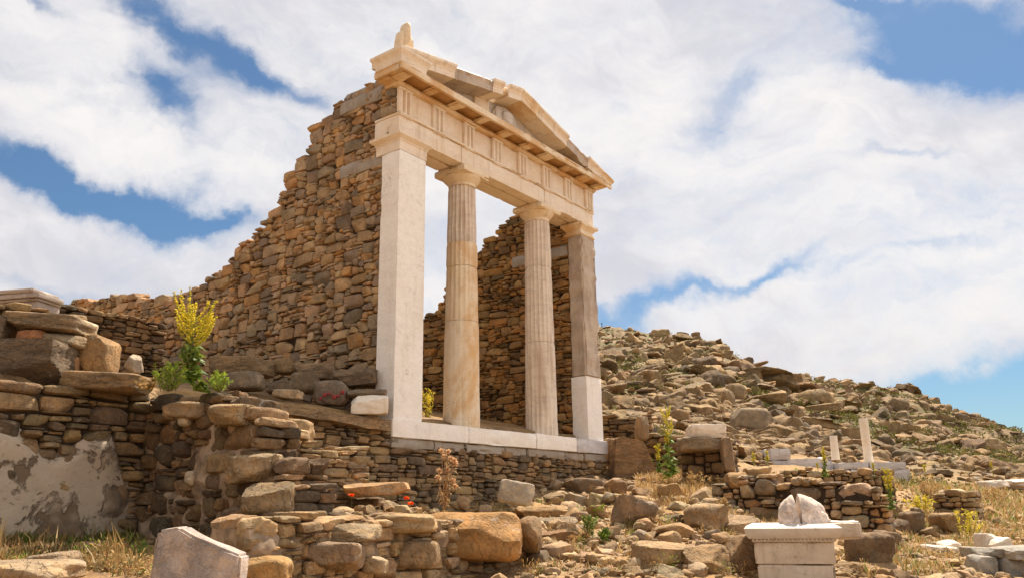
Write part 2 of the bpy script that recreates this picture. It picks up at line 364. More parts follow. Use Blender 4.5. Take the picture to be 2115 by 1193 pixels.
def wall_mesh(name, org, u, nrm, L, bot, top, thick, rng, pal='warm', n=5, k=5.0, jit=.02, grow=1.0, cuts=3, noise=.03, extra=None, core=True, full=None, mortar=False, **kw):
    """rubble wall: stones packed along direction u from org, outward normal nrm (both unit, horizontal)"""
    u = np.array([u[0], u[1], 0.0]); nr = np.array([nrm[0], nrm[1], 0.0]); zz = np.array([0, 0, 1.0])
    st = pack(L, bot, top, rng, **kw); Sn = len(st); A = np.array(st)
    w = (A[:, 1]-A[:, 0]); h = (A[:, 3]-A[:, 2]); cx = (A[:, 0]+A[:, 1])/2; cz = (A[:, 2]+A[:, 3])/2
    if full:   # a thick wall: every course stone is really two to four stones, one behind the other
        rows = []
        for i in range(Sn):
            c_ = 0.0
            while c_ < thick-.02:
                dd_ = rng.uniform(.16, .42) if thick > .3 else thick
                if thick-c_-dd_ < .14: dd_ = thick-c_
                rows.append((i, c_, dd_)); c_ += dd_
        ix = np.array([r_[0] for r_ in rows]); c0_ = np.array([r_[1] for r_ in rows]); dep = np.array([r_[2] for r_ in rows])*1.02
        w = w[ix]; h = h[ix]; cx = cx[ix]+rng.uniform(-.02, .02, len(ix))*(c0_ > 0); cz = cz[ix]+rng.uniform(-.015, .02, len(ix))*(c0_ > 0); Sn = len(ix)
        out = rng.uniform(-jit, jit, Sn)*(c0_ == 0)-c0_
    else:
        dep = np.minimum(thick, rng.uniform(.22, .38, Sn))
        out = rng.uniform(-jit, jit, Sn)+np.where(rng.random(Sn) < .12, jit*1.2, 0)
    org = np.array([org[0], org[1], 0.0])
    cent = org + u*cx[:, None] + zz*cz[:, None] + nr*(out-dep/2)[:, None]
    half = np.stack([w/2*.965*grow, dep/2, h/2*.965*grow], 1)
    B = np.stack([u, -nr, zz], 1)  # columns: local x->u, y->-nr, z->z
    if np.linalg.det(B) < 0: B = np.stack([u, nr, zz], 1)
    rot = np.zeros((Sn, 3, 3))
    for i in range(Sn):
        e = np.array(Matrix.Rotation(rng.normal()*.045, 3, 'Y') @ Matrix.Rotation(rng.normal()*.04, 3, 'Z') @ Matrix.Rotation(rng.normal()*.04, 3, 'X')); rot[i] = B@e
    cols = palette(pal, rng, Sn)
    kk = rng.uniform(k*.7, k*1.5, Sn)
    X, F = stones_geo(cent, half, rot, rng, n=n, k=kk, warp=.15, cuts=cuts+2, cutd=(.88, 1.35), noise=noise, oct=4)
    V, FF, C = join_stones(X, F, cols, rng)
    nst = len(FF)
    if core:
        m_ = max(6, int(L/(.05 if mortar else .12))); xs = np.linspace(.02, L-.02, m_); nv = 26 if mortar else 3
        lo = np.array([bot(x)-.05 for x in xs]); hi = np.array([max(min(top(x), top(min(L, x+.1)), top(max(0, x-.1)))-.07, bot(x)+.0) for x in xs])
        ins = .045 if mortar else .075; loop = [(-ins, q) for q in np.linspace(0, 1, nv)]+[(-thick+.05, q) for q in np.linspace(1, 0, nv)]; P0 = []
        for off, q in loop:
            p_ = org+u*xs[:, None]+nr*off+np.stack([0*xs, 0*xs, lo+(hi-lo)*q], 1)
            if mortar: p_ = p_+nr*(.05*n3(p_, 5, 6)+.03*n3(p_, 14, 2))[:, None]*(1 if off > -.2 else 0)+np.array([0, 0, 1.])*(.03*n3(p_, 8, 1))[:, None]
            P0.append(p_)
        cv = np.concatenate(P0); q = []; b0 = len(V); nl = len(loop)
        for r0 in range(nl):
            r1 = (r0+1) % nl
            for i in range(m_-1): q.append((b0+r0*m_+i, b0+r0*m_+i+1, b0+r1*m_+i+1, b0+r1*m_+i))
        for e_ in (0, m_-1):
            for r0 in range(nv-1): q.append((b0+r0*m_+e_, b0+(r0+1)*m_+e_, b0+(nl-2-r0)*m_+e_, b0+(nl-1-r0)*m_+e_))
        V = np.concatenate([V, cv]); FF = np.concatenate([FF, np.array(q)]); C = np.concatenate([C, np.full((len(cv), 3), .1)])
    me = mesh_np(name, V, FF, None, C, sharp=R(38))
    me.materials.append(M['stone']); me.materials.append(M['mortar' if mortar else 'core'])
    mi = np.zeros(len(me.polygons), np.int32); mi[nst:] = 1
    me.polygons.foreach_set('material_index', mi)
    return me

def interp(pts):
    xs = [p[0] for p in pts]; ys = [p[1] for p in pts]
    return lambda x: float(np.interp(x, xs, ys))

# value noise for terrain
def _h(ix, iy, s):
    v = np.sin(ix*127.1+iy*311.7+s*74.7)*43758.5453; return v-np.floor(v)
def vnoise(x, y, s=0):
    ix = np.floor(x); iy = np.floor(y); fx = x-ix; fy = y-iy; fx = fx*fx*(3-2*fx); fy = fy*fy*(3-2*fy)
    return (_h(ix, iy, s)*(1-fx)+_h(ix+1, iy, s)*fx)*(1-fy)+(_h(ix, iy+1, s)*(1-fx)+_h(ix+1, iy+1, s)*fx)*fy
def fbm(x, y, s=0, o=4):
    r_ = 0; a = .5
    for i in range(o): r_ = r_+a*(vnoise(x*2**i, y*2**i, s+i)-.5); a *= .5
    return r_
def sst(x, a, b):
    q = np.clip((x-a)/(b-a), 0, 1); return q*q*(3-2*q)

# ---------------------------------------------------------------- terrain
TD = np.array([0, 3, 6, 8, 11, 14, 18, 24, 32, 45.])
TP = np.array([-200, 440, 600, 900, 1200, 1400, 1600, 1850, 2115, 2600.])
TZ = np.array([
 [-2.9, -2.4, -1.68, -1.50, -1.5, -1.5, .8, 2.0, 2.6, 3.2],
 [-2.9, -2.45, -1.72, -1.55, -1.5, -1.5, .8, 2.0, 2.6, 3.2],
 [-2.9, -2.7, -2.15, -2.0, -1.8, -1.6, .8, 2.0, 2.6, 3.4],
 [-2.9, -2.7, -2.2, -2.05, -1.55, -1.3, .0, 1.2, 2.2, 3.4],
 [-2.9, -2.7, -2.2, -2.02, -1.60, -1.15, -.55, .35, 1.3, 2.9],
 [-2.9, -2.7, -2.2, -2.03, -1.55, -1.10, -.55, .35, 1.3, 2.9],
 [-2.9, -2.7, -2.2, -2.10, -1.80, -1.40, -.85, -.35, .5, 1.9],
 [-2.9, -2.7, -2.2, -2.12, -1.95, -1.75, -1.35, -.9, -.35, .8],
 [-2.9, -2.7, -2.2, -2.12, -2.0, -1.80, -1.5, -1.15, -.75, .1],
 [-2.9, -2.7, -2.2, -2.12, -2.0, -1.80, -1.6, -1.35, -1.0, -.5]])
SKYL = [(-400, 1000), (300, 900), (700, 800), (900, 770), (1000, 760), (1100, 700), (1180, 672), (1240, 674), (1290, 676), (1350, 694), (1440, 700), (1480, 716), (1530, 746), (1570, 762),
        (1600, 786), (1690, 787), (1740, 790), (1800, 800), (1850, 806), (1890, 812), (1915, 832), (1950, 850), (2000, 866), (2060, 888), (2115, 915), (2300, 970), (2700, 1010)]
SKR = [(-400, 250), (900, 320), (1240, 340), (1440, 250), (1560, 200), (1620, 240), (1800, 250), (2115, 230), (2700, 220)]
def polar(x, y):
    dx = x-CAM[0]; dy = y-CAM[1]; f_ = dx*FH[0]+dy*FH[1]; l_ = dx*RH[0]+dy*RH[1]
    a = np.arctan2(l_, f_); ac = np.clip(a, -.80, .80); D = np.hypot(dx, dy)*np.cos(ac)
    return 1057.5+FPX*np.tan(ac), D, a
_el = np.array([(p[0], (lambda d_: d_[2]/(d_[0]*FH[0]+d_[1]*FH[1]))(ray(*p))) for p in SKYL])
def ground(x, y, detail=True):
    x = np.asarray(x, float); y = np.asarray(y, float); px, D, a = polar(x, y)
    # bilinear table
    ci = np.clip(np.searchsorted(TP, px)-1, 0, len(TP)-2); cf = np.clip((px-TP[ci])/(TP[ci+1]-TP[ci]), 0, 1); cf = cf*cf*(3-2*cf)
    Dc = np.clip(D, 0, 44.99); di = np.clip(np.searchsorted(TD, Dc, side='right')-1, 0, len(TD)-2); df = (Dc-TD[di])/(TD[di+1]-TD[di])
    z = (TZ[ci, di]*(1-df)+TZ[ci, di+1]*df)*(1-cf)+(TZ[ci+1, di]*(1-df)+TZ[ci+1, di+1]*df)*cf
    # hill beyond 45 m
    E = np.interp(px, _el[:, 0], _el[:, 1]); Rc = np.interp(px, [p[0] for p in SKR], [p[1] for p in SKR])
    e45 = (z-CAM[2])/45.
    q = np.clip(np.log(np.maximum(D, 45)/45)/np.log(Rc/45), 0, 1)
    ee = e45+(E-e45)*(q**1.05)
    zh = CAM[2]+ee*np.minimum(D, Rc)
    zh = zh-np.clip(D-Rc, 0, None)*.35*sst(D-Rc, 0, 60)
    zh = np.maximum(zh, -6)
    back = sst(np.abs(a), 1.0, 1.6)
    zh = zh*(1-back)+(-3)*back
    z = np.where(D > 45, zh, z)
    # temple platform and the terrace beside it
    T = .02+.205*np.clip(y, 0, 9)+.03*np.clip(y-9, 0, 40)
    m1 = sst(y, .05, .35)*sst(6.1-x, -.25, .15)*sst(24-D, 0, 5)*sst(x+16, 0, 4)
    z = z*(1-m1)+np.maximum(T, np.where(D > 18, z, T))*m1
    # raised yard behind the low front wall
    m2 = sst(y, -2.85, -2.6)*sst(-y, .0, .2)*sst(x, -3.6, -3.4)*sst(-x, .6, 1.6)
    z = np.maximum(z, z*(1-m2)+(-1.34+.03*(y+2.6))*m2)
    if detail:
        z = z+fbm(x*1.3, y*1.3, 3, 4)*.11*(1-sst(D, 20, 60)) + fbm(x*.09, y*.09, 9, 5)*sst(D, 40, 120)*7*(1-sst(D, Rc*.8, Rc)*.6)+(.5-np.abs(fbm(x*.22, y*.22, 21, 4))*3)*sst(D, 45, 90)*1.6
    return z
def hit(px, py, d0=3.5, d1=420):
    """distance ahead at which the view ray meets the ground"""
    d_ = ray(px, py); k = 1/(d_[0]*FH[0]+d_[1]*FH[1]); Ds = np.geomspace(d0, d1, 1500)
    P = CAM[None]+d_[None]*(Ds*k)[:, None]; g = P[:, 2]-ground(P[:, 0], P[:, 1])
    i = np.argmax(g < 0) if (g < 0).any() else len(Ds)-1
    return P[i], Ds[i]
def build_ground():
    # polar sheet round the camera, fine inside the view
    a_f = np.linspace(R(-42), R(42), 620); a_b = np.linspace(R(42), R(318), 90)[1:-1]
    ang = np.concatenate([a_f, a_b]); rr = np.concatenate([[.3], np.geomspace(2.0, 30, 230), np.geomspace(30.4, 420, 240), np.geomspace(440, 2500, 12)])
    A, Q = np.meshgrid(ang, rr); f_ = Q*np.cos(A); l_ = Q*np.sin(A)
    X = CAM[0]+f_*FH[0]+l_*RH[0]; Y = CAM[1]+f_*FH[1]+l_*RH[1]; Z = ground(X, Y)
    V = np.stack([X, Y, Z], 2).reshape(-1, 3); n_a = len(ang); n_r = len(rr)
    i = np.arange(n_r-1)[:, None]*n_a; j = np.arange(n_a)[None]; j2 = (j+1) % n_a
    F = np.stack([i+j, i+n_a+j, i+n_a+j2, i+j2], 2).reshape(-1, 4)[:, ::-1]
    o = link('ground', mesh_np('ground', V, F), M['ground']); tag(o, 'dry stony ground rising into a rocky hillside', 'ground', kind='structure')
build_ground()

# ---------------------------------------------------------------- worked stone helpers
def boxgrid(nx, ny, nz):
    n = (nx, ny, nz); vid = {}; V = []; F = []
    def g(k):
        if k not in vid: vid[k] = len(V); V.append([k[i]/n[i] for i in range(3)])
        return vid[k]
    for ax in range(3):
        a, b = (ax+1) % 3, (ax+2) % 3
        for s in (0, n[ax]):
            for i in range(n[a]):
                for j in range(n[b]):
                    q = []
                    for (ii, jj) in ((i, j), (i+1, j), (i+1, j+1), (i, j+1)):
                        k = [0, 0, 0]; k[ax] = s; k[a] = ii; k[b] = jj; q.append(g(tuple(k)))
                    F.append(q if s else q[::-1])
    return np.array(V), np.array(F)
def n3(P, f, s=0):
    """cheap 3-D noise in about -1..1"""
    x, y, z = P[:, 0]*f, P[:, 1]*f, P[:, 2]*f
    return (vnoise(x+z*.7, y-z*.6, s)+vnoise(y+9+x*.3, z+4, s+5)+vnoise(z+x*.5+2, x-y*.4, s+9)-1.5)*1.4
def worn(lo, hi, step=.11, edge=.008, chip=.03, rough=.004, seed=0):
    lo = np.array(lo, float); hi = np.array(hi, float); d = hi-lo
    n = [max(2, min(60, int(math.ceil(x/step)))) for x in d]
    V, F = boxgrid(*n)
    # extra loops near the edges
    for a in range(3):
        e = min(.3/n[a], .02/max(d[a], .03)); t_ = V[:, a]
        one = np.isclose(t_, 1/n[a]); two = np.isclose(t_, 1-1/n[a])
        if n[a] > 3: V[one, a] = max(e, .018/d[a]); V[two, a] = 1-max(e, .018/d[a])
    ext = (V < 1e-6) | (V > 1-1e-6); cnt = ext.sum(1)
    P = lo+V*d; c = P.copy()
    sgn = np.where(V < .5, 1.0, -1.0)*ext
    nz_ = n3(P, 5, seed)+.6*n3(P, 16, seed+3)
    pull = np.where(cnt >= 2, edge*.6+chip*np.clip(nz_-.62, 0, 1)*.8+np.where(cnt == 3, edge, 0), 0)
    c += sgn*pull[:, None]
    c += np.where(cnt == 1, 1, 0)[:, None]*sgn*(-rough*n3(P, 7, seed+7)[:, None])
    return c, F
def join(parts):
    V = []; F = []; o = 0
    for v, f in parts: V.append(v); F.append(np.asarray(f)+o); o += len(v)
    return np.concatenate(V), np.concatenate(F)
def wobj(name, boxes, mat, parent=None, **kw):
    ps = [worn(b[0], b[1], seed=kw.get('seed', 0)+i*3, **{k_: v_ for k_, v_ in kw.items() if k_ != 'seed'}) for i, b in enumerate(boxes)]
    V, F = join(ps); return link(name, mesh_np(name, V, F, sharp=R(32)), mat, parent)
def sweep_ring(x0, x1, y0, y1, prof, step=.15, rough=.003, chip=.012, seed=0):
    """mitred moulding round a rectangle; prof = [(outward offset, z)...] bottom to top; closed with caps"""
    rows = []
    nx = max(2, int((x1-x0)/step)); ny = max(2, int((y1-y0)/step))
    for off, z in prof:
        a, b, c_, d_ = x0-off, x1+off, y0-off, y1+off; r_ = []
        for i in range(nx): r_.append((a+(b-a)*i/nx, c_, z))
        for i in range(ny): r_.append((b, c_+(d_-c_)*i/ny, z))
        for i in range(nx): r_.append((b-(b-a)*i/nx, d_, z))
        for i in range(ny): r_.append((a, d_-(d_-c_)*i/ny, z))
        rows.append(r_)
    V = np.array(rows).reshape(-1, 3); m_ = len(rows[0]); k_ = len(rows); F = []
    for r_ in range(k_-1):
        for i in range(m_): F.append((r_*m_+i, r_*m_+(i+1) % m_, (r_+1)*m_+(i+1) % m_, (r_+1)*m_+i))
    # caps as strips
    for r_, fl in ((0, True), (k_-1, False)):
        b0 = r_*m_
        cidx = len(V); ctr = V[b0:b0+m_].mean(0); V = np.concatenate([V, ctr[None]])
        for i in range(0, m_-1, 2):
            q = (b0+i, b0+i+1, b0+(i+2) % m_, cidx); F.append(q[::-1] if fl else q)
    dv = n3(V, 6, seed); cen = np.array([(x0+x1)/2, (y0+y1)/2, 0])
    dirv = (V-cen)*[1, 1, 0]; dirv /= np.maximum(np.abs(dirv).max(1, keepdims=True), 1e-6)
    V = V+dirv*(dv*rough-chip*np.clip(n3(V, 9, seed+2)-.75, 0, 1))[:, None]
    return V, np.array(F)

# ================================================================= THE TEMPLE RUIN
TEMPLE = empty('temple_ruin', (3.0, .4, 0), 'ruined marble temple front with two fluted columns, pediment and tall rubble side walls', 'ruin')
PZ = 4.30
# foundation under the stylobate
rng = np.random.default_rng(11)
fb = lambda x: -1.75 if x < 8 else -1.6
ft = lambda x: -.27
me = wall_mesh('foundation_wall', (-2.9, .05), (1, 0), (0, -1), 9.15, fb, lambda x: -.40 if x > 2.9 else -.12-.0*x, .5, rng, 'dull', hr=(.07, .15), asp=(1.6, 3.8), thin=.4, thinh=(.03, .06), jit=.014, k=8, noise=.02)
fo = link('foundation', me, None, TEMPLE)
cb = []
xs_ = [0, .95, 1.7, 2.75, 3.4, 4.6, 5.3, 6.15]
for i in range(len(xs_)-1): cb.append(((xs_[i]+.008, .035+.02*(i % 2), -.41), (xs_[i+1]-.008, .5, -.268-.004*(i % 3))))
wobj('foundation_course', cb, M['concrete'], TEMPLE, seed=5, edge=.015, chip=.08, rough=.012, step=.08)
for i, (a, b, mt, dz_) in enumerate([(0, 1.73, 'marble_new', 0), (1.735, 3.62, 'marble_new', -.008), (3.625, 4.98, 'marble_new', .004), (4.985, 6.14, 'marble_grey', 0)]):
    wobj('stylobate_block', [((a, 0, -.264), (b, .80, dz_))], M[mt], TEMPLE, seed=20+i, chip=.05, edge=.01, rough=.006)
# pilasters
pil = wobj('pilaster', [((.07, .06, 0), (.69, .46, PZ))], M['marble_new'], TEMPLE, seed=31, step=.16, chip=.02, edge=.006, rough=.002)
V, F = sweep_ring(.09, .68, .08, .58, [(0.0, PZ+.002), (.018, PZ+.004), (.022, PZ+.16), (.035, PZ+.175), (.035, PZ+.19), (.06, PZ+.21), (.10, PZ+.245), (.105, PZ+.285), (.04, PZ+.288)], seed=3)
link('capital', mesh_np('capital', V, F, sharp=R(35)), M['marble'], TEMPLE).name = 'pilaster_capital'
pr = wobj('pilaster', [((5.50, .06, 1.28), (6.05, .40, PZ))], M['marble_beige'], TEMPLE, seed=37, step=.09, chip=.16, edge=.015, rough=.03)
pr['label'] = 'weathered brown upper shaft of the right pilaster'
pr2 = wobj('pilaster_base', [((5.48, .05, 0), (6.06, .42, 1.28))], M['marble_new'], TEMPLE, seed=39, step=.14, chip=.02, edge=.006, rough=.002)
V, F = sweep_ring(5.54, 6.02, .10, .44, [(0.0, PZ-.01), (.02, PZ+.0), (.05, PZ+.03), (.02, PZ+.09), (.02, PZ+.13), (.07, PZ+.19), (.11, PZ+.22), (.10, PZ+.275), (.05, PZ+.285)], seed=8, rough=.02, chip=.06, step=.06)
link('pilaster_capital', mesh_np('pilaster_capital', V, F, sharp=R(40)), M['marble_gold'], TEMPLE)

# columns made of drums
def drum(z0, z1, r0, r1, cx, cy, flute, seed, chip=.02, rot=0.0, base_fl=None):
    NF = 20; SEG = 8; na = NF*SEG; nz = max(3, int((z1-z0)/.06)); V = []
    th = np.arange(na)/na*2*math.pi+rot; ph = (np.arange(na) % SEG)/SEG
    sc = np.sin(math.pi*ph)**.9
    rows = []
    for k_ in range(nz+1):
        s = k_/nz; z = z0+.004+(z1-z0-.008)*s; rad = r0+(r1-r0)*s; fl = flute(z)
        rr = rad*(1-.10*fl*sc); ed = min(s, 1-s)*(z1-z0)
        x = np.cos(th); y = np.sin(th); P = np.stack([x*rad+cx*0, y*rad, 0*x+z], 1)
        nz_ = n3(P, 7, seed)
        rr = rr+rough_*n3(P, 5, seed+4) - (chip*np.clip(nz_-.35, 0, 1) if ed < .05 else chip*.6*np.clip(nz_-.75, 0, 1)) - (.007 if ed < .004 else 0)
        rows.append(np.stack([cx+x*rr, cy+y*rr, 0*x+z], 1))
    rows.insert(0, np.stack([cx+np.cos(th)*r0*.5, cy+np.sin(th)*r0*.5, 0*th+z0+.004], 1)); rows.append(np.stack([cx+np.cos(th)*r1*.5, cy+np.sin(th)*r1*.5, 0*th+z1-.004], 1))
    V = np.concatenate(rows); F = []
    for k_ in range(len(rows)-1):
        for i in range(na): F.append((k_*na+i, k_*na+(i+1) % na, (k_+1)*na+(i+1) % na, (k_+1)*na+i))
    return V, np.array(F)
rough_ = .0035
def colrad(z): return .310-.058*(z/4.3)**1.25
def column(cx, cy, drums, name_lab, seed):
    first = None
    for i, (z0, z1, fl, mt, dr) in enumerate(drums):
        V, F = drum(z0, z1, colrad(z0)+dr, colrad(z1)+dr, cx, cy, fl, seed+i*5)
        me_ = mesh_np('drum', V, F, sharp=R(50))
        if first is None:
            first = link('column', me_, M[mt], TEMPLE); first['label'] = name_lab
        else: dd = link('drum', me_, M[mt], first); dd.matrix_parent_inverse = Matrix.Identity(4)
    # capital: necking, annulets, echinus, abacus
    rt = colrad(4.3); prof = [(rt*.5, 4.29), (rt*.97, 4.292), (rt*.965, 4.34), (rt*1.0, 4.345), (rt*1.0, 4.352), (rt*1.03, 4.358), (rt*1.14, 4.39), (rt*1.27, 4.425), (rt*1.36, 4.452), (rt*1.38, 4.470), (rt*1.2, 4.476), (.05, 4.476)]
    na = 60; th = np.arange(na)/na*2*math.pi; rows = [np.stack([cx+np.cos(th)*r_, cy+np.sin(th)*r_, 0*th+z_], 1) for r_, z_ in prof]
    V = np.concatenate(rows); V = V+((V-np.array([cx, cy, 0]))*[1, 1, 0])*(.03*n3(V, 6, seed)[:, None])
    F = np.array([(k_*na+i, k_*na+(i+1) % na, (k_+1)*na+(i+1) % na, (k_+1)*na+i) for k_ in range(len(rows)-1) for i in range(na)])
    A = worn((cx-.36, cy-.36, 4.474), (cx+.36, cy+.36, 4.592), edge=.012, chip=.14, step=.05, seed=seed+3, rough=.008)
    V, F = join([(V, F), A]); cp = link('capital', mesh_np('capital', V, F, sharp=R(35)), M['marble_gold'], first); cp.matrix_parent_inverse = Matrix.Identity(4)
    return first
zc = lambda px, py: float(on(px, py, 1, .10)[2])
full = lambda z: 1.0
none = lambda z: 0.06
a_, b_, c_ = zc(952, 655), zc(952, 540), zc(952, 490)
column(1.985, .38, [(0, a_, none, 'amber', .004), (a_, b_, lambda z: .25+.3*(z-a_), 'marble_gold', -.002), (b_, c_, lambda z: .5, 'marble_gold', .002), (c_, 4.295, full, 'marble_col', -.004)],
       'golden column with a smooth lower drum', 50)
a2, b2 = zc(1118, 700), zc(1115, 542)
column(4.335, .38, [(0, a2, lambda z: .35, 'marble_col', 0), (a2, b2, lambda z: .6, 'marble_col', -.003), (b2, 4.295, lambda z: .8, 'marble_col', 0)], 'grey streaked fluted column', 70)

# architrave, frieze
for i, (a, b) in enumerate([(.06, 1.62), (1.625, 4.20), (4.205, 6.07)]):
    y0 = .08
    wobj('architrave_block', [((a, y0, 4.592), (b, .32, 4.925)), ((a, .37, 4.597), (b, .66, 4.93)), ((a+.002, .10, 4.68), (b-.002, .60, 4.93))], M['marble'], TEMPLE, seed=90+i, edge=.01, chip=.06, rough=.004)
wobj('taenia', [((.05, .045, 4.927), (6.08, .66, 4.970))], M['marble'], TEMPLE, seed=97, step=.09, edge=.008, chip=.07, rough=.004)
wobj('frieze', [((.075, .115, 4.972), (6.06, .40, 5.42))], M['marble'], TEMPLE, seed=98, step=.12, edge=.004, chip=.02, rough=.004)
def triglyph(x0, x1, yf, z0, z1):
    w = x1-x0; g = w/6*.62; yb = yf+.045; P = [(x0, yb+.02), (x0, yf+.02), (x0+.02, yf)]
    for c0 in (x0+w/3, x0+2*w/3): P += [(c0-g, yf), (c0-g*.3, yf+.05), (c0+g*.3, yf+.05), (c0+g, yf)]
    P += [(x1-.02, yf), (x1, yf+.02), (x1, yb+.02)]
    n_ = len(P); V = [(x, y, z0) for x, y in P]+[(x, y, z1-.05) for x, y in P]
    F = [(i, i+1, n_+i+1, n_+i) for i in range(n_-1)]
    q = len(V); b = worn((x0-.004, yf-.006, z1-.05), (x1+.004, yb+.02, z1), seed=int(x0*50), edge=.004, chip=.01, step=.08, rough=.001)
    return join([(np.array(V, float), np.array(F)), b])
tw = .31
for i in range(8):
    xc = .05+tw/2+i*(6.085-.05-tw)/7
    V, F = triglyph(xc-tw/2, xc+tw/2, .062, 4.972, 5.425)
    link('triglyph', mesh_np('triglyph', V, F, smooth=False), M['marble'], TEMPLE)
    wobj('regula', [((xc-tw/2, .05, 4.905), (xc+tw/2, .10, 4.926))], M['marble'], TEMPLE, seed=i, step=.1, edge=.003, chip=.01, rough=.001)
# horizontal cornice with ribs and hollows under it
V1 = worn((-.02, .03, 5.423), (6.14, .36, 5.500), seed=120, edge=.008, chip=.05)
V2 = worn((-.25, -.27, 5.592), (6.36, .37, 5.625), seed=121, edge=.006, chip=.05, step=.1)
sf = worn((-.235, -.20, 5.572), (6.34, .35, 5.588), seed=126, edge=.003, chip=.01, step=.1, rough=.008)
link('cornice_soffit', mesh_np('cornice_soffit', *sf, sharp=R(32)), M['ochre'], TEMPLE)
lip = worn((-.25, -.275, 5.500), (6.36, -.215, 5.60), seed=122, edge=.006, chip=.07, step=.08)
lipL = worn((-.252, -.21, 5.502), (-.19, .37, 5.60), seed=123, edge=.005, chip=.02)
bk = worn((-.18, .10, 5.482), (6.3, .365, 5.57), seed=124)
link('cornice', mesh_np('cornice', *join([V1, V2, lip, lipL, bk]), sharp=R(32)), M['marble_gold'], TEMPLE)
ribs = []
rg = np.random.default_rng(4)
for i in range(10):
    xc = -.08+i*.69+rg.uniform(-.06, .06)
    wd = .11+rg.uniform(-.03, .05)
    ribs.append(worn((xc-wd, -.222, 5.508), (xc+wd, .11, 5.574), seed=200+i, edge=.03, chip=.09, step=.04, rough=.015))
for v_, f_ in ribs: link('cornice_rib', mesh_np('cornice_rib', v_, f_, sharp=R(40)), M['marble_gold'], TEMPLE)
# pediment
LT = (-.27, 5.865); AP = (2.98, 6.505); RTp = (6.43, 5.665)
def ztop(x): return LT[1]+(AP[1]-LT[1])*(x-LT[0])/(AP[0]-LT[0]) if x < AP[0] else AP[1]+(RTp[1]-AP[1])*(x-AP[0])/(RTp[0]-AP[0])
def zbot(x):
    T_ = .255 if x < AP[0] else .245
    return max(ztop(x)-T_, 5.626)
def rake(x0, x1, prof, seed, rough=.004, chip=.03, endcut=0.0):
    """prof in (y, fraction from bottom 0 to top 1), follows the slope"""
    n_ = max(3, int((x1-x0)/.05)); rows = []
    for i in range(n_+1):
        x = x0+(x1-x0)*i/n_; r_ = []
        for (y, s) in prof:
            sh = endcut*(s-.5)*(1 if i == n_ else 0)
            r_.append((x+sh, y, zbot(x)+(ztop(x)-zbot(x))*s))
        rows.append(r_)
    V = np.array(rows).reshape(-1, 3); m_ = len(prof); F = []
    for i in range(n_):
        for j in range(m_): F.append((i*m_+j, i*m_+(j+1) % m_, (i+1)*m_+(j+1) % m_, (i+1)*m_+j))
    for b0, fl in ((0, 0), (n_*m_, 1)):
        c0 = V[b0:b0+m_].mean(0); ci = len(V); V = np.concatenate([V, c0[None]])
        for j in range(m_): F.append((b0+j, b0+(j+1) % m_, ci, ci))
    nn = n3(V, 8, seed); V = V+np.stack([0*nn, rough*nn+chip*np.clip(n3(V, 6, seed+4)-.6, 0, 1), rough*nn-chip*np.clip(n3(V, 7, seed+2)-.55, 0, 1)], 1)
    F = np.array(F); tri = F[:, 2] == F[:, 3]
    return V, F[~tri], F[tri][:, :3]
P_FULL = [(-.275, 0.0), (-.275, .42), (-.285, .46), (-.285, .52), (-.30, .62), (-.335, .78), (-.34, .93), (-.335, 1.0), (.10, 1.0), (.40, .95), (.40, .25), (.15, .2), (.12, 0.0)]
P_MID = [(-.275, 0.0), (-.275, .40), (-.27, .46), (-.27, .55), (-.285, .66), (-.29, .80), (-.27, .90), (-.22, .93), (.10, .95), (.40, .9), (.40, .25), (.15, .2), (.12, 0.0)]
P_LOW = [(-.265, 0.02), (-.27, .36), (-.255, .5), (-.22, .55), (-.23, .70), (-.20, .86), (.10, .9), (.38, .85), (.38, .25), (.15, .2), (.12, 0.02)]
for i, (a, b, pf, mt, rg_, ch, sh) in enumerate([
   (-.272, .52, P_FULL, 'marble', .003, .01, 0), (.525, 1.02, P_FULL, 'marble', .004, .02, 0), (1.03, 2.08, P_MID, 'marble_beige', .012, .09, 0),
   (2.09, 2.40, P_FULL, 'marble', .003, .01, 0), (2.56, 2.98, P_FULL, 'marble', .003, .01, 0), (2.985, 3.55, P_FULL, 'marble_gold', .01, .08, 0),
   (3.56, 4.05, P_FULL, 'marble', .005, .02, 0), (4.06, 4.56, P_FULL, 'marble', .004, .02, 0), (4.57, 5.34, P_MID, 'marble_beige', .012, .09, 0),
   (5.35, 5.93, P_FULL, 'marble', .004, .02, 0), (5.94, 6.42, P_FULL, 'marble_gold', .02, .12, 0)]):
    V, F, T3 = rake(a, b, pf, 300+i*7, rg_, ch)
    link('raking_cornice_block', mesh_np('raking_cornice_block', V, F, T3, sharp=R(30)), M[mt], TEMPLE)
# left return of the corner block, its plinth and the statue fragment
V, F = sweep_ring(-.25, .30, -.25, .30, [(0, 5.606), (.02, 5.61), (.02, 5.665), (.03, 5.69), (.03, 5.71), (.05, 5.75), (.085, 5.80), (.085, 5.845), (.0, 5.85)], seed=12, rough=.002)
V[:, 2] = np.where(V[:, 0] > -.2, V[:, 2]-.0, V[:, 2])
link('corner_block', mesh_np('corner_block', V, F, sharp=R(32)), M['marble'], TEMPLE)
wobj('statue_plinth', [((-.26, -.24, 5.852), (.28, .30, 5.925))], M['marble_grey'], TEMPLE, seed=41, edge=.01, chip=.05)
rs = np.random.default_rng(77)
P0 = on(838, 72, 1, -.10)
X, F = stones_geo([[P0[0]+.01, -.08, 6.18], [P0[0]-.07, -.02, 6.09], [P0[0]+.07, -.10, 6.05]], [[.065, .12, .33], [.055, .10, .24], [.05, .09, .19]], np.stack([np.array(Matrix.Rotation(a_, 3, 'Y')) for a_ in (.05, .10, -.12)]), rs, n=9, k=3.2, warp=.15, cuts=4, noise=.06)
V, F, C = join_stones(X, F, [(1, 1, 1)]*3, rs); link('statue_fragment', mesh_np('statue_fragment', V, F, sharp=R(45)), M['marble_gold'], TEMPLE)
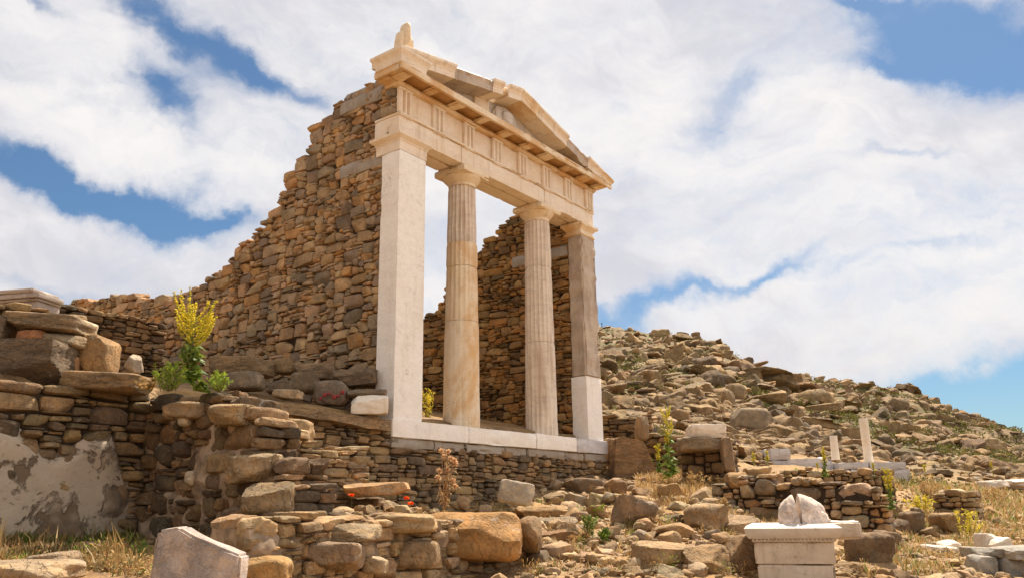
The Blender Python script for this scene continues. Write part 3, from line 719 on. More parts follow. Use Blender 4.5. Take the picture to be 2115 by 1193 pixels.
# tympanum wall
tx = np.linspace(.0, 6.1, 40); V = []; F = []
for yy in (.13, .36):
    for top_ in (0, 1):
        for x in tx: V.append((x, yy, 5.622 if not top_ else max(zbot(x)+.04, 5.63)))
n_ = len(tx)
for r0, r1 in ((0, 1), (1, 3), (3, 2)):
    for i in range(n_-1): F.append((r0*n_+i, r0*n_+i+1, r1*n_+i+1, r1*n_+i))
link('tympanum', mesh_np('tympanum', V, F, smooth=False), M['marble_grey'], TEMPLE)
# slabs and worn round relief inside the pediment
sb = [((2.0, .075, 5.63), (2.42, .15, 6.12)), ((3.62, .085, 5.63), (3.80, .15, 5.98)), ((.9, .09, 5.628), (1.98, .15, 5.70))]
for i_, b_ in enumerate(sb): wobj('tympanum_slab', [b_], M['marble'], TEMPLE, seed=44+i_, chip=.05, edge=.01)
rp = np.random.default_rng(9)
X, F = stones_geo([[2.90, .09, 5.90], [2.90, .02, 5.93], [2.93, .03, 5.74]], [[.36, .07, .27], [.17, .09, .16], [.26, .075, .12]], np.stack([np.eye(3)]*3), rp, n=10, k=2.6, warp=.06, cuts=2, noise=.05)
V, F, C = join_stones(X, F, [(1, 1, 1)]*3, rp); link('round_relief', mesh_np('round_relief', V, F, sharp=R(60)), M['marble_speck'], TEMPLE)
X, F = stones_geo([[2.49, -.12, 6.27]], [[.07, .20, .085]], np.eye(3)[None], rp, n=8, k=2.2, warp=.03, cuts=0, noise=.02)
V, F, C = join_stones(X, F, [(1, 1, 1)], rp); link('ridge_stub', mesh_np('ridge_stub', V, F), M['marble'], TEMPLE)

# side walls of the temple
WX = .13
def prof_from(pts, ax, val, comp, org, key=None):
    q = sorted([((on(px, py, ax, val)[comp]-org), on(px, py, ax, val)[2]) for px, py in pts]); return interp(q)
Lpts = [(793, 172), (775, 170), (700, 214), (697, 240), (668, 246), (645, 285), (638, 318), (612, 345), (585, 385), (572, 430), (545, 462), (520, 490), (497, 500), (498, 540), (470, 556), (440, 566), (415, 590), (385, 602), (355, 618), (325, 626), (300, 622), (270, 612), (225, 612), (200, 628), (150, 622), (140, 640)]
lt = prof_from(Lpts, 0, WX, 1, .44)
rng = np.random.default_rng(21)
me = wall_mesh('side_wall', (WX, .44), (0, 1), (-1, 0), 11.3, lambda s: .02+.205*min(9, s+.44)-.35, lt, .55, rng, 'warm', n=6, hr=(.075, .25), asp=(1.15, 2.4), thin=.45, thinh=(.03, .065), jit=.014, k=14, cuts=4, grow=1.015)
lw = link('side_wall', me, None, TEMPLE); lw['label'] = 'tall stepped rubble wall left of the portico'
wobj('wall_beam', [((WX-.02, .20, 5.40), (WX+.45, 1.62, 5.64)), ((WX, .40, 5.645), (WX+.45, 1.50, 5.77))], M['concrete'], TEMPLE, seed=60, edge=.02, chip=.08, rough=.014, step=.08)
rng = np.random.default_rng(22)
me = wall_mesh('side_wall', (.015, .14), (0, 1), (-1, 0), .36, lambda s_: 4.95, lambda s_: 5.44, .3, rng, 'warm', n=7, hr=(.09, .2), asp=(.8, 1.6), thin=.2, k=4.5)
link('side_wall', me, None, lw)
p_ = on(820, 340, 0, WX); q_ = on(700, 372, 0, WX)
wobj('wall_beam', [((WX-.025, .46, 4.18), (WX+.3, 1.55, 4.40))], M['concrete'], TEMPLE, seed=61, edge=.02, chip=.08, rough=.014, step=.08)
RX = 5.50
Rpts = [(1080, 446), (1066, 447), (1045, 458), (1030, 480), (1012, 500), (1000, 515), (988, 525), (955, 570), (918, 610), (912, 625), (905, 640), (880, 650), (860, 665)]
rtp = prof_from(Rpts, 0, RX, 1, .40)
rng = np.random.default_rng(33)
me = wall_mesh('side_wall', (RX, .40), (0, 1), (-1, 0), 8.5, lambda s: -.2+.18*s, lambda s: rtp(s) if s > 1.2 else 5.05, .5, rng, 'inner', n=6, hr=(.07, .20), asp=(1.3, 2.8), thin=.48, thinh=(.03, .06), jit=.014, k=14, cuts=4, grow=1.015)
rw = link('side_wall', me, None, TEMPLE); rw['label'] = 'rubble wall seen through the columns'
wobj('wall_beam', [((RX-.03, .41, 3.90), (RX+.4, 1.9, 4.13))], M['concrete'], TEMPLE, seed=63, edge=.02, chip=.05, rough=.01)

# ================================================================= RUINED WALLS ROUND THE TEMPLE
def frame(org, yaw_deg):
    """local frame: s to the picture's right and turned by yaw, t away from the viewer, z up"""
    a = R(yaw_deg); s_ = np.array([*(RH*math.cos(a)+FH*math.sin(a)), 0]); t_ = np.array([*(FH*math.cos(a)-RH*math.sin(a)), 0])
    return np.array(org, float), np.stack([s_, t_, [0, 0, 1.0]], 1)
def place(V, fr): return V@fr[1].T+fr[0]
def solo(name, V, F, mat, label, cat, group=None, C=None, sharp=R(35)):
    """one thing that is one mesh, with its origin at its base"""
    b = np.array([V[:, 0].mean(), V[:, 1].mean(), V[:, 2].min()])
    o = link(name, mesh_np(name, V-b, F, None, C, sharp=sharp), mat); o.location = b.tolist()
    return tag(o, label, cat, group)
def local_wall(name, label, me, loc, cat='wall', group=None):
    n_ = len(me.vertices); a = np.empty(n_*3, np.float32); me.vertices.foreach_get('co', a); a = a.reshape(-1, 3)-np.array(loc, np.float32)
    me.vertices.foreach_set('co', a.ravel()); me.update()
    o = link(name, me); o.location = [float(v) for v in loc]; return tag(o, label, cat, group)
def wall_line(name, label, A, B, tops, zbot, thick, seed, pal, group=None, n=6, **kw):
    """rubble wall between two ground points; tops = [(fraction, z)]"""
    A = np.array(A[:2], float); B = np.array(B[:2], float); L = float(np.linalg.norm(B-A)); u = (B-A)/L; nr = np.array([u[1], -u[0]])
    if nr@(CAM[:2]-A) < 0: nr = -nr
    rg_ = np.random.default_rng(seed); tp = interp([(f*L, z) for f, z in tops])
    zb = zbot if callable(zbot) else (lambda s: zbot)
    me = wall_mesh(name, A, u, nr, L, zb, tp, thick, rg_, pal, n=n, **kw)
    mid = (A+B)/2; return local_wall(name, label, me, (mid[0], mid[1], min(zb(0), zb(L))), 'wall', group)
def wall_px(name, label, pts, D0, D1, zdrop, thick, seed, pal, **kw):
    """pts = [(px, py of the top)] left to right, depth runs from D0 to D1"""
    n_ = len(pts); P = []
    x0, x1 = pts[0][0], pts[-1][0]
    A = atd(x0, pts[0][1], D0); B = atd(x1, pts[-1][1], D1); L = np.linalg.norm(B[:2]-A[:2]); tops = []
    for px, py in pts:
        # intersect the ray with the vertical plane through A and B
        d_ = ray(px, py); nx, ny = (B-A)[1], -(B-A)[0]; k = ((A-CAM)[0]*nx+(A-CAM)[1]*ny)/(d_[0]*nx+d_[1]*ny); Q = CAM+d_*k
        tops.append((np.linalg.norm(Q[:2]-A[:2])/L, Q[2]))
    return wall_line(name, label, A, B, tops, min(t_[1] for t_ in tops)-zdrop, thick, seed, pal, **kw)

# --- front wall at the far left: rubble above, old plaster below
xa = on(-160, 805, 1, 0.0)[0]; xb = -3.68
ztl = [(-7.2+0*0, 0)]
tp = lambda s: float(on(-160, 790, 1, 0)[2]*0+np.interp(s, [0, xb-xa], [-.05, -.06]))
rng = np.random.default_rng(5)
me = wall_mesh('terrace_wall', (xa-3.0, .0), (1, 0), (0, -1), xb-xa+3.0, lambda s: -2.25, lambda s: -.05, .5, rng, 'dull', n=7, hr=(.08, .20), asp=(1.4, 3.2), thin=.45, thinh=(.03, .06), jit=.02, k=6)
tw_ = local_wall('terrace_wall', 'low terrace wall with flaking pale lime plaster below flat schist courses', me, ((xa+xb)/2, 0, -2.2))
nx_, nz_ = 150, 60; px0 = xa; gx = np.linspace(xa-.0, xb-.02, nx_)
zt = lambda x: -.50+.10*np.sin(x*3.1)+.09*np.sin(x*7.3+1)+.16*sst(x, -3.9, -4.6)*0
GX, GZ = np.meshgrid(gx, np.linspace(0, 1, nz_)); topz = zt(GX)-.12*sst(GX, -4.15, -3.75)*4; ZZ = -2.2+(topz+2.2)*GZ
Pn = np.stack([GX.ravel(), 0*GX.ravel(), ZZ.ravel()], 1)
prd = .035+.05*(n3(Pn, 1.6, 4))+.018*n3(Pn, 6, 2)-.09*sst(GZ.ravel(), .9, 1)-.10*sst(GX.ravel(), -4.1, -3.7)
Pn[:, 1] = -prd
F = np.array([(j*nx_+i, j*nx_+i+1, (j+1)*nx_+i+1, (j+1)*nx_+i) for j in range(nz_-1) for i in range(nx_-1)])
bk_ = Pn.copy(); bk_[:, 1] = .06; k0 = len(Pn); F2 = F[:, ::-1]+k0
sk = [(j*nx_+i, (j)*nx_+i+1, k0+j*nx_+i+1, k0+j*nx_+i) for j in (0, nz_-1) for i in range(nx_-1)]+[(j*nx_+i, (j+1)*nx_+i, k0+(j+1)*nx_+i, k0+j*nx_+i) for i in (0, nx_-1) for j in range(nz_-1)]
pl_ = link('plaster', mesh_np('plaster', np.concatenate([Pn, bk_]), np.concatenate([F, F2, np.array(sk)])), M['plaster'], tw_)
# --- wall running out towards the viewer, broken off in steps
PX = -3.72
ppts = [(300, 824), (330, 822), (440, 820), (480, 832), (524, 856), (530, 900), (534, 950), (562, 985), (600, 1008), (612, 1056), (640, 1064)]
pp = sorted([(-on(a, b, 0, PX)[1]+.05, on(a, b, 0, PX)[2]) for a, b in ppts])
rng = np.random.default_rng(14)
me = wall_mesh('flank_wall', (PX, .05), (0, -1), (-1, 0), 2.75, lambda s: -2.3, interp(pp), .48, rng, 'dark', n=8, hr=(.08, .26), asp=(1.0, 2.4), thin=.30, thinh=(.03, .06), jit=.04, k=5.5, mortar=True, full=True, noise=.06, cuts=4)
local_wall('flank_wall', 'broken thick rubble wall stepping down towards the viewer', me, (PX, -1.3, -2.3))
# --- stub with slab courses in front of the foundation
def wall_y(name, label, y, pts, zdrop, thick, seed, pal, **kw):
    P = [on(a, b, 1, y) for a, b in pts]; A = P[0]; B = P[-1]; L = B[0]-A[0]
    return wall_line(name, label, A, B, [((p[0]-A[0])/L, p[2]) for p in P], min(p[2] for p in P)-zdrop, thick, seed, pal, **kw)
wall_y('rubble_mass', 'sunlit eroded rubble mass between the flank wall and the kerb slab', -.75, [(528, 846), (560, 862), (600, 872), (625, 905), (648, 940)], .9, .62, 39, 'pale', n=8, full=True, hr=(.08, .22), asp=(1.2, 2.6), thin=.35, thinh=(.03, .06), k=6, jit=.06, noise=.06, mortar=True)
wall_y('stub_wall', 'short stub of neatly stacked flat slabs before the foundation', -1.45, [(560, 880), (640, 890), (645, 934), (764, 937)], .85, .6, 41, 'pale', n=7, full=True, hr=(.06, .11), asp=(2.0, 4.2), thin=.55, thinh=(.035, .055), k=9, jit=.02, mortar=True)
wall_y('front_wall', 'low rubble wall along the bottom of the yard with boulders built in', -3.0, [(520, 1072), (600, 1066), (800, 1068), (1068, 1072)], 1.0, .6, 42, 'pale', n=8, full=True, hr=(.08, .17), asp=(1.2, 2.8), thin=.35, thinh=(.035, .06), k=6, jit=.03, noise=.05, cuts=4, mortar=True)
# --- walls on the terrace, far left
wall_y('back_wall_ruin', 'dark low wall of thin slabs at the back of the terrace', 4.2, [(95, 640), (180, 640), (230, 652), (300, 662), (345, 700)], 1.2, .5, 43, 'dark', thin=.6, thinh=(.03, .06), hr=(.08, .14), asp=(1.5, 3), k=7)
wall_y('upper_wall', 'crumbling rubble wall beneath the cornice fragment', 1.5, [(-150, 628), (0, 632), (75, 636), (150, 655), (185, 690)], 1.0, .5, 44, 'dull', thin=.4, hr=(.08, .16), asp=(1.5, 3))
wall_px('hill_wall', 'dark stacked schist ledge right behind the temple corner', [(1225, 862), (1300, 860), (1345, 872)], 19.5, 19, 1.4, .8, 45, 'dull', thin=.7, thinh=(.05, .10), hr=(.10, .18), asp=(2.5, 5), k=7)
wall_px('hill_wall', 'low slab wall between the leaning slab and the altar stub', [(1330, 897), (1400, 903), (1415, 930)], 18.5, 17.5, 1.2, .6, 46, 'dull', thin=.5, hr=(.10, .2), asp=(1.5, 3))
wall_px('stub_wall', 'square rubble stub carrying a grey capstone and a marble block', [(1402, 925), (1470, 922), (1492, 905), (1512, 930)], 15.8, 15.4, 1.0, .7, 47, 'dull', n=6, thin=.3, hr=(.1, .22), asp=(1, 2), full=True)
wall_px('rubble_wall', 'loose field wall of round and square stones behind the altar', [(1455, 1050), (1480, 1010), (1510, 985), (1560, 985), (1610, 1000), (1650, 988), (1700, 995), (1760, 1000), (1800, 1010), (1832, 1030)], 13.6, 12.2, .95, .6, 48, 'warm', n=7, thin=.3, hr=(.07, .30), asp=(.8, 2.2), full=True, k=4.2, jit=.08, noise=.07)
wall_px('rubble_wall', 'far row of stones between the field wall and the marble bench', [(1590, 985), (1640, 968), (1760, 972), (1850, 990)], 16.5, 16.0, .8, .5, 50, 'pale', n=5, thin=.4, hr=(.08, .17), asp=(1.2, 2.5))
wall_px('rubble_wall', 'small stone heap wall at the right of the tall weeds', [(1925, 1040), (1950, 1015), (1990, 1022), (2012, 1050)], 15.5, 15.0, .9, .6, 51, 'pale', n=5, thin=.4, hr=(.08, .17), asp=(1.2, 2.5), full=True)

# ================================================================= BLOCKS AND BOULDERS
rk = np.random.default_rng(99)
def block(name, label, cat, px0, py0, px1, py1, D, depth, yaw=0, mat='stone', col=(.4, .35, .3), k=None, roll=0, seed=0, group=None, n=9, warp=.06, cuts=3, noise=.03, pitch=0, cutd=(.95, 1.35)):
    """a stone whose picture box is given; D is its distance ahead"""
    c = atd((px0+px1)/2, (py0+py1)/2, D+depth/2); sc = (D)/FPX
    hw = (px1-px0)*sc/2; hh = (py1-py0)*sc/2*1.02
    a = R(yaw); hw2 = max(.05, (hw-depth/2*abs(math.sin(a)))/max(.3, math.cos(a)))
    rgs = np.random.default_rng(seed+int(px0)*7+int(py0))
    Rm = frame((0, 0, 0), yaw)[1] @ np.array(Matrix.Rotation(R(roll), 3, 'Y')) @ np.array(Matrix.Rotation(R(pitch), 3, 'X'))
    X, F = stones_geo(np.zeros((1, 3)), [[hw2, depth/2, hh]], Rm[None], rgs, n=max(n, 14 if (px1-px0) > 60 else n), k=(k or 6)*1.25, warp=warp*1.6, cuts=cuts+3, cutd=(cutd[0]*.93, cutd[1]), noise=noise, oct=5)
    V, F, C = join_stones(X+c, F, [col], rgs)
    return solo(name, V, F, M[mat], label, cat, group, C)
GY = (.30, .26, .225); TN = (.44, .32, .20); OR = (.44, .26, .12); DK = (.19, .155, .13); PL = (.55, .47, .38); WH = (.70, .64, .57); BR = (.30, .20, .125); LT_ = (.50, .39, .27)
B = block
# terrace, left
B('stone_block', 'very large dark squared block at the left edge of the terrace', 'stone block', -60, 706, 143, 802, 8.0, .6, 4, 'schist', (.20, .165, .14), k=14, seed=1, warp=.02, cuts=1)
B('boulder', 'rounded tan boulder at the right end of the big dark block', 'boulder', 168, 692, 244, 782, 8.6, .5, 10, 'boulder', (.42, .29, .17), k=4.5, seed=2)
B('stone_slab', 'long flat grey slab lying on top of the dark block', 'stone slab', 18, 655, 186, 690, 8.3, .6, 4, 'schist', (.34, .28, .22), k=9, roll=4, seed=3)
B('stone_slab', 'white edged stone slab jutting out over the tan boulder', 'stone slab', 118, 660, 190, 694, 9.0, .4, 0, 'stone', WH, k=6, roll=8, seed=4)
B('stone', 'orange stone wedged between dark block and slab', 'stone', 44, 684, 100, 710, 8.3, .3, 0, 'stone', (.46, .24, .14), k=3.5, seed=5)
B('stone', 'grey flat stone between the slab and the tan boulder', 'stone', 100, 692, 172, 720, 8.35, .35, 0, 'stone', (.34, .29, .23), k=6, seed=6)
B('stone', 'grey slab stone at the left edge above the dark block', 'stone', -70, 655, 28, 708, 8.3, .4, 0, 'schist', (.27, .22, .18), k=7, seed=7)
B('stone', 'small upright reddish stone beside the dark block', 'stone', 144, 736, 166, 772, 8.5, .2, 0, 'stone', (.46, .28, .17), k=3.2, seed=8)
B('stone_slab', 'low brown slab beneath the tan boulder', 'stone slab', 144, 774, 306, 811, 8.2, .55, 5, 'schist', (.33, .25, .17), k=8, roll=3, seed=9)
B('stone', 'small grey stone above the upright reddish stone', 'stone', 138, 712, 166, 738, 8.6, .25, 0, 'stone', DK, k=5, seed=10)
B('stone', 'pale pointed stone lying at the foot of the tall wall', 'stone', 262, 728, 302, 770, 10.2, .3, 0, 'stone', (.50, .46, .44), k=2.2, seed=12, cuts=9, cutd=(.5, .95), roll=18)
# moulded cornice fragment
fr = frame(atd(78, 636, 9.9), -12); bx = [((-1.1, 0, 0), (-.02, .4, .10)), ((-1.1, -.03, .10), (.0, .4, .135)), ((-1.1, -.06, .135), (.03, .4, .20)), ((-1.1, -.08, .20), (-.05, .4, .255))]
V, F = join([worn(a, b, seed=i, chip=.05, edge=.01, step=.05, rough=.006) for i, (a, b) in enumerate(bx)]); solo('cornice_fragment', place(V, fr), F, M['marble_old'], 'moulded marble cornice fragment resting on the upper left wall', 'cornice fragment')
# long kerb slab left of the stylobate
A1 = on(536, 826, 1, -.10); A2 = on(808, 868, 1, -.06); V, F = worn((0, 0, 0), (1, 1, 1), step=.03, edge=.01, chip=.04, rough=.0, seed=8)
V, F = boxgrid(60, 10, 5); base = A1+(A2-A1)*V[:, :1]; th_ = .10+.055*V[:, :1]
V = base+np.array([0, .55, 0])*V[:, 1:2]+np.array([0, 0, 1.])*(V[:, 2:3]-1)*th_
V = V+np.stack([0*V[:, 0], .03*n3(V, 3, 1), .012*n3(V, 5, 2)], 1); rgx = np.random.default_rng(3)
solo('kerb_slab', V, F, M['schist'], 'long grey brown kerb slab in line with the stylobate', 'stone slab', C=np.full((len(V), 3), (.38, .29, .20)), sharp=R(40))
B('stone_block', 'small white marble block on the kerb slab by the pilaster', 'stone block', 722, 817, 803, 856, 11.3, .35, 10, 'marble', WH, k=12, seed=12, warp=.05)
B('stone_slab', 'thin slab lying across the white marble block', 'stone slab', 716, 806, 802, 820, 11.5, .5, 5, 'schist', GY, k=8, seed=13)
rs_ = B('stone', 'grey stone daubed with red paint at the wall foot', 'stone', 648, 786, 722, 836, 11.6, .3, -8, 'stone', (.30, .26, .24), k=3.4, seed=14, cuts=5)
X, F = stones_geo(np.array([atd(662+9*i, 822-5*(i % 3)-3*(i % 2), 11.57) for i in range(6)]), np.array([[.030, .012, .022+.01*(i % 2)] for i in range(6)]), np.stack([frame((0, 0, 0), -8)[1]]*6), rk, n=4, k=2.4, warp=.25, cuts=2, noise=.05)
V, F, C = join_stones(X, F, [(.45, .03, .03)]*6, rk); link('red_paint', mesh_np('red_paint', V, F), plain('red_paint', (.30, .05, .045)), rs_)
for i, (a, b, c_, d_, D, dp, kk, cl, mt, lb, ro) in enumerate([
 (440, 738, 560, 778, 12.0, .5, 8, (.34, .26, .18), 'schist', 'layered brown slab heap at the wall foot', 3),
 (470, 768, 545, 806, 11.4, .4, 5, GY, 'stone', 'grey stone under the layered brown slab', 0),
 (695, 763, 782, 798, 11.9, .45, 8, (.26, .21, .17), 'schist', 'dark squared slab leaning at the wall by the pilaster', -4),
 (608, 752, 700, 786, 12.2, .5, 7, (.34, .27, .21), 'schist', 'stacked grey slab midway along the wall foot', 2),
 (555, 786, 605, 812, 11.2, .35, 5, DK, 'stone', 'dark stone on the terrace edge near the wall', 0),
 (568, 804, 622, 824, 10.8, .4, 6, PL, 'stone', 'pale flat stone lying behind the kerb slab', 3),
 (600, 770, 660, 812, 11.9, .35, 4, (.28, .23, .18), 'stone', 'rough brown stone under the stacked grey slab', 0),
 (560, 740, 610, 772, 12.5, .3, 5, (.40, .30, .20), 'stone', 'tan stone low against the tall wall', 0)]):
    B('stone' if kk < 7 else 'stone_slab', lb, 'stone', a, b, c_, d_, D, dp, 0, mt, cl, k=kk, roll=ro, seed=20+i)
# stones on and in the flank wall and front wall
for i, (a, b, c_, d_, D, dp, kk, cl, mt, nm, lb, ro) in enumerate([
 (470, 940, 584, 994, 7.5, .5, 5, (.46, .38, .29), 'boulder', 'stone', 'pale lit stone on the step of the broken flank wall', -4),
 (512, 996, 616, 1064, 7.2, .5, 4, (.33, .27, .20), 'boulder', 'boulder', 'rounded grey brown boulder at the end of the flank wall', 0),
 (466, 1050, 545, 1150, 7.55, .4, 9, (.27, .21, .17), 'schist', 'stone_block', 'dark squared block set low in the flank wall', 2),
 (350, 832, 440, 868, 8.2, .5, 5, (.40, .32, .24), 'stone', 'stone', 'broad grey stone high in the flank wall', 0),
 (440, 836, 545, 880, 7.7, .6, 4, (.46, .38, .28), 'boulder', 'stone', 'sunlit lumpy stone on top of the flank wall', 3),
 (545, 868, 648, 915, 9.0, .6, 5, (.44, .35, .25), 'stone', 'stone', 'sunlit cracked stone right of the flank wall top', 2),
 (372, 850, 398, 880, 8.25, .2, 3, WH, 'stone', 'stone', 'small white stone in the flank wall face', 0),
 (386, 972, 410, 1002, 8.2, .2, 3, WH, 'stone', 'stone', 'small white stone low in the flank wall face', 0),
 (588, 950, 624, 984, 8.55, .3, 4, OR, 'stone', 'stone', 'orange stone at the left end of the slab stub', 0),
 (714, 997, 842, 1022, 8.9, .4, 14, (.48, .34, .22), 'stone', 'stone_slab', 'flat pinkish slab lying before the slab stub', -1),
 (680, 1030, 790, 1056, 9.3, .5, 6, (.26, .20, .15), 'schist', 'stone_slab', 'dark slab behind the front wall near the poppies', -3),
 (892, 1058, 1078, 1150, 8.4, .75, 4.6, (.46, .29, .14), 'boulder', 'boulder', 'huge orange brown boulder capping the front wall', 1),
 (1070, 1068, 1120, 1138, 8.9, .6, 3.2, (.34, .25, .17), 'boulder', 'boulder', 'round brown boulder right of the huge orange one', 0),
 (608, 1118, 748, 1172, 6.95, .4, 5, (.34, .27, .22), 'boulder', 'boulder', 'broad grey stone low in the front wall', 3),
 (810, 1118, 905, 1170, 7.75, .4, 4.5, (.38, .30, .22), 'boulder', 'boulder', 'brown lichened stone low in the front wall under the orange boulder', 0),
 (632, 1082, 780, 1120, 7.1, .5, 8, (.40, .33, .25), 'schist', 'stone_slab', 'long grey slab near the top of the front wall', -3),
 (780, 1062, 905, 1098, 7.7, .6, 6, (.48, .38, .26), 'stone', 'stone_slab', 'sunlit flat slab beside the huge orange boulder', -1),
 (575, 1078, 650, 1106, 7.0, .5, 5, (.44, .36, .28), 'stone', 'stone', 'pale lumpy stone at the left end of the front wall', 4),
 (752, 1150, 800, 1182, 7.35, .25, 4, PL, 'stone', 'stone', 'pale angular stone low in the front wall', 8),
 (512, 1148, 600, 1200, 6.3, .4, 4, (.46, .32, .17), 'stone', 'stone', 'tan rounded stone at the bottom beside the grey block', 10),
 (1030, 996, 1100, 1040, 11.4, .35, 6, (.58, .50, .42), 'cutrock', 'stone_block', 'pale grey squared block lying below the foundation', 12)]):
    B(nm, lb, nm.replace('_', ' '), a, b, c_, d_, D, dp, 0, mt, cl, k=kk, roll=ro, seed=40+i, noise=.04)
# cut grey block at the bottom left, from its outline
def outline_block(name, label, pts, D, depth, yaw, mat, col, seed):
    n_ = len(pts); A0 = atd(*pts[0], D); fr_ = frame(A0, yaw); nrm = fr_[1][:, 1]; P = []
    for px, py in pts:
        d_ = ray(px, py); k = ((A0-CAM)@nrm)/(d_@nrm); P.append((CAM+d_*k-A0)@fr_[1])
    P = np.array(P); bm = bmesh.new(); vs = [bm.verts.new((p[0], 0, p[2])) for p in P]; f = bm.faces.new(vs)
    r_ = bmesh.ops.extrude_face_region(bm, geom=[f]); bmesh.ops.translate(bm, verts=[v for v in r_['geom'] if isinstance(v, bmesh.types.BMVert)], vec=(0, depth, 0))
    bmesh.ops.recalc_face_normals(bm, faces=bm.faces); bmesh.ops.bevel(bm, geom=bm.edges[:], offset=.018, segments=2, affect='EDGES')
    bmesh.ops.triangulate(bm, faces=bm.faces[:])
    for _ in range(3):
        bmesh.ops.subdivide_edges(bm, edges=[e for e in bm.edges if e.calc_length() > .07], cuts=1); bmesh.ops.triangulate(bm, faces=bm.faces[:])
    V = np.array([v.co[:] for v in bm.verts]); nn = np.array([v.normal[:] for v in bm.verts]); bm.normal_update()
    V = V+nn*(.010*n3(V, 5, seed)+.006*n3(V, 16, seed+1))[:, None]; F = np.array([[v.index for v in f_.verts] for f_ in bm.faces]); bm.verts.index_update()
    V = place(V, fr_); b = np.array([V[:, 0].mean(), V[:, 1].mean(), V[:, 2].min()]); bm.free()
    o = link(name, mesh_np(name, V-b, None, F, np.full((len(V), 3), col), sharp=R(35)), M[mat]); o.location = b.tolist(); return tag(o, label, 'stone block')
outline_block('cut_block', 'large pale grey cut block tilted in the grass pit', [(326, 1094), (370, 1088), (396, 1104), (496, 1146), (492, 1230), (300, 1235)], 5.6, .22, 4, 'cutrock', (.50, .43, .43), 3)
B('stone_slab', 'flat lichened slab in the bottom left corner', 'stone slab', -60, 1158, 150, 1200, 5.4, .6, 0, 'boulder', (.42, .35, .28), k=5, seed=71)
B('stone', 'flat grey stone lying behind the corner slab', 'stone', 60, 1142, 145, 1168, 5.9, .4, 0, 'boulder', (.36, .30, .25), k=4, roll=-8, seed=72)
# right of the temple
outline_block('leaning_slab', 'tall split brown schist slab leaning beside the stylobate end', [(1268, 990), (1270, 905), (1290, 900), (1330, 910), (1345, 940), (1362, 992)], 16.6, .45, 12, 'schist', (.36, .25, .16), 5)
B('stone_block', 'upright squared stone on the schist ledge', 'stone block', 1312, 860, 1338, 906, 17.6, .4, 0, 'stone', (.38, .30, .23), k=8, seed=80)
B('stone', 'tall narrow stone between stylobate and leaning slab', 'stone', 1250, 905, 1272, 960, 16.9, .4, 0, 'stone', (.34, .24, .17), k=8, seed=81)
B('stone_slab', 'thick grey capstone on the square rubble stub', 'stone slab', 1398, 902, 1496, 932, 15.2, .7, 6, 'boulder', (.36, .30, .24), k=6, seed=82)
B('marble_block', 'cracked white marble block on top of the grey capstone', 'marble block', 1417, 877, 1496, 904, 15.3, .5, 6, 'marble', WH, k=14, seed=83, warp=.04)
B('stone_slab', 'upright slab at the right side of the rubble stub', 'stone slab', 1490, 905, 1514, 972, 15.0, .3, 0, 'stone', (.36, .28, .22), k=7, seed=84)
B('boulder', 'large rounded boulder with a dark shaded flank at the hill foot', 'boulder', 1510, 842, 1594, 902, hit(1552, 896)[1], 1.5, 0, 'boulder', (.36, .31, .26), k=2.8, seed=85, n=12, noise=.02)
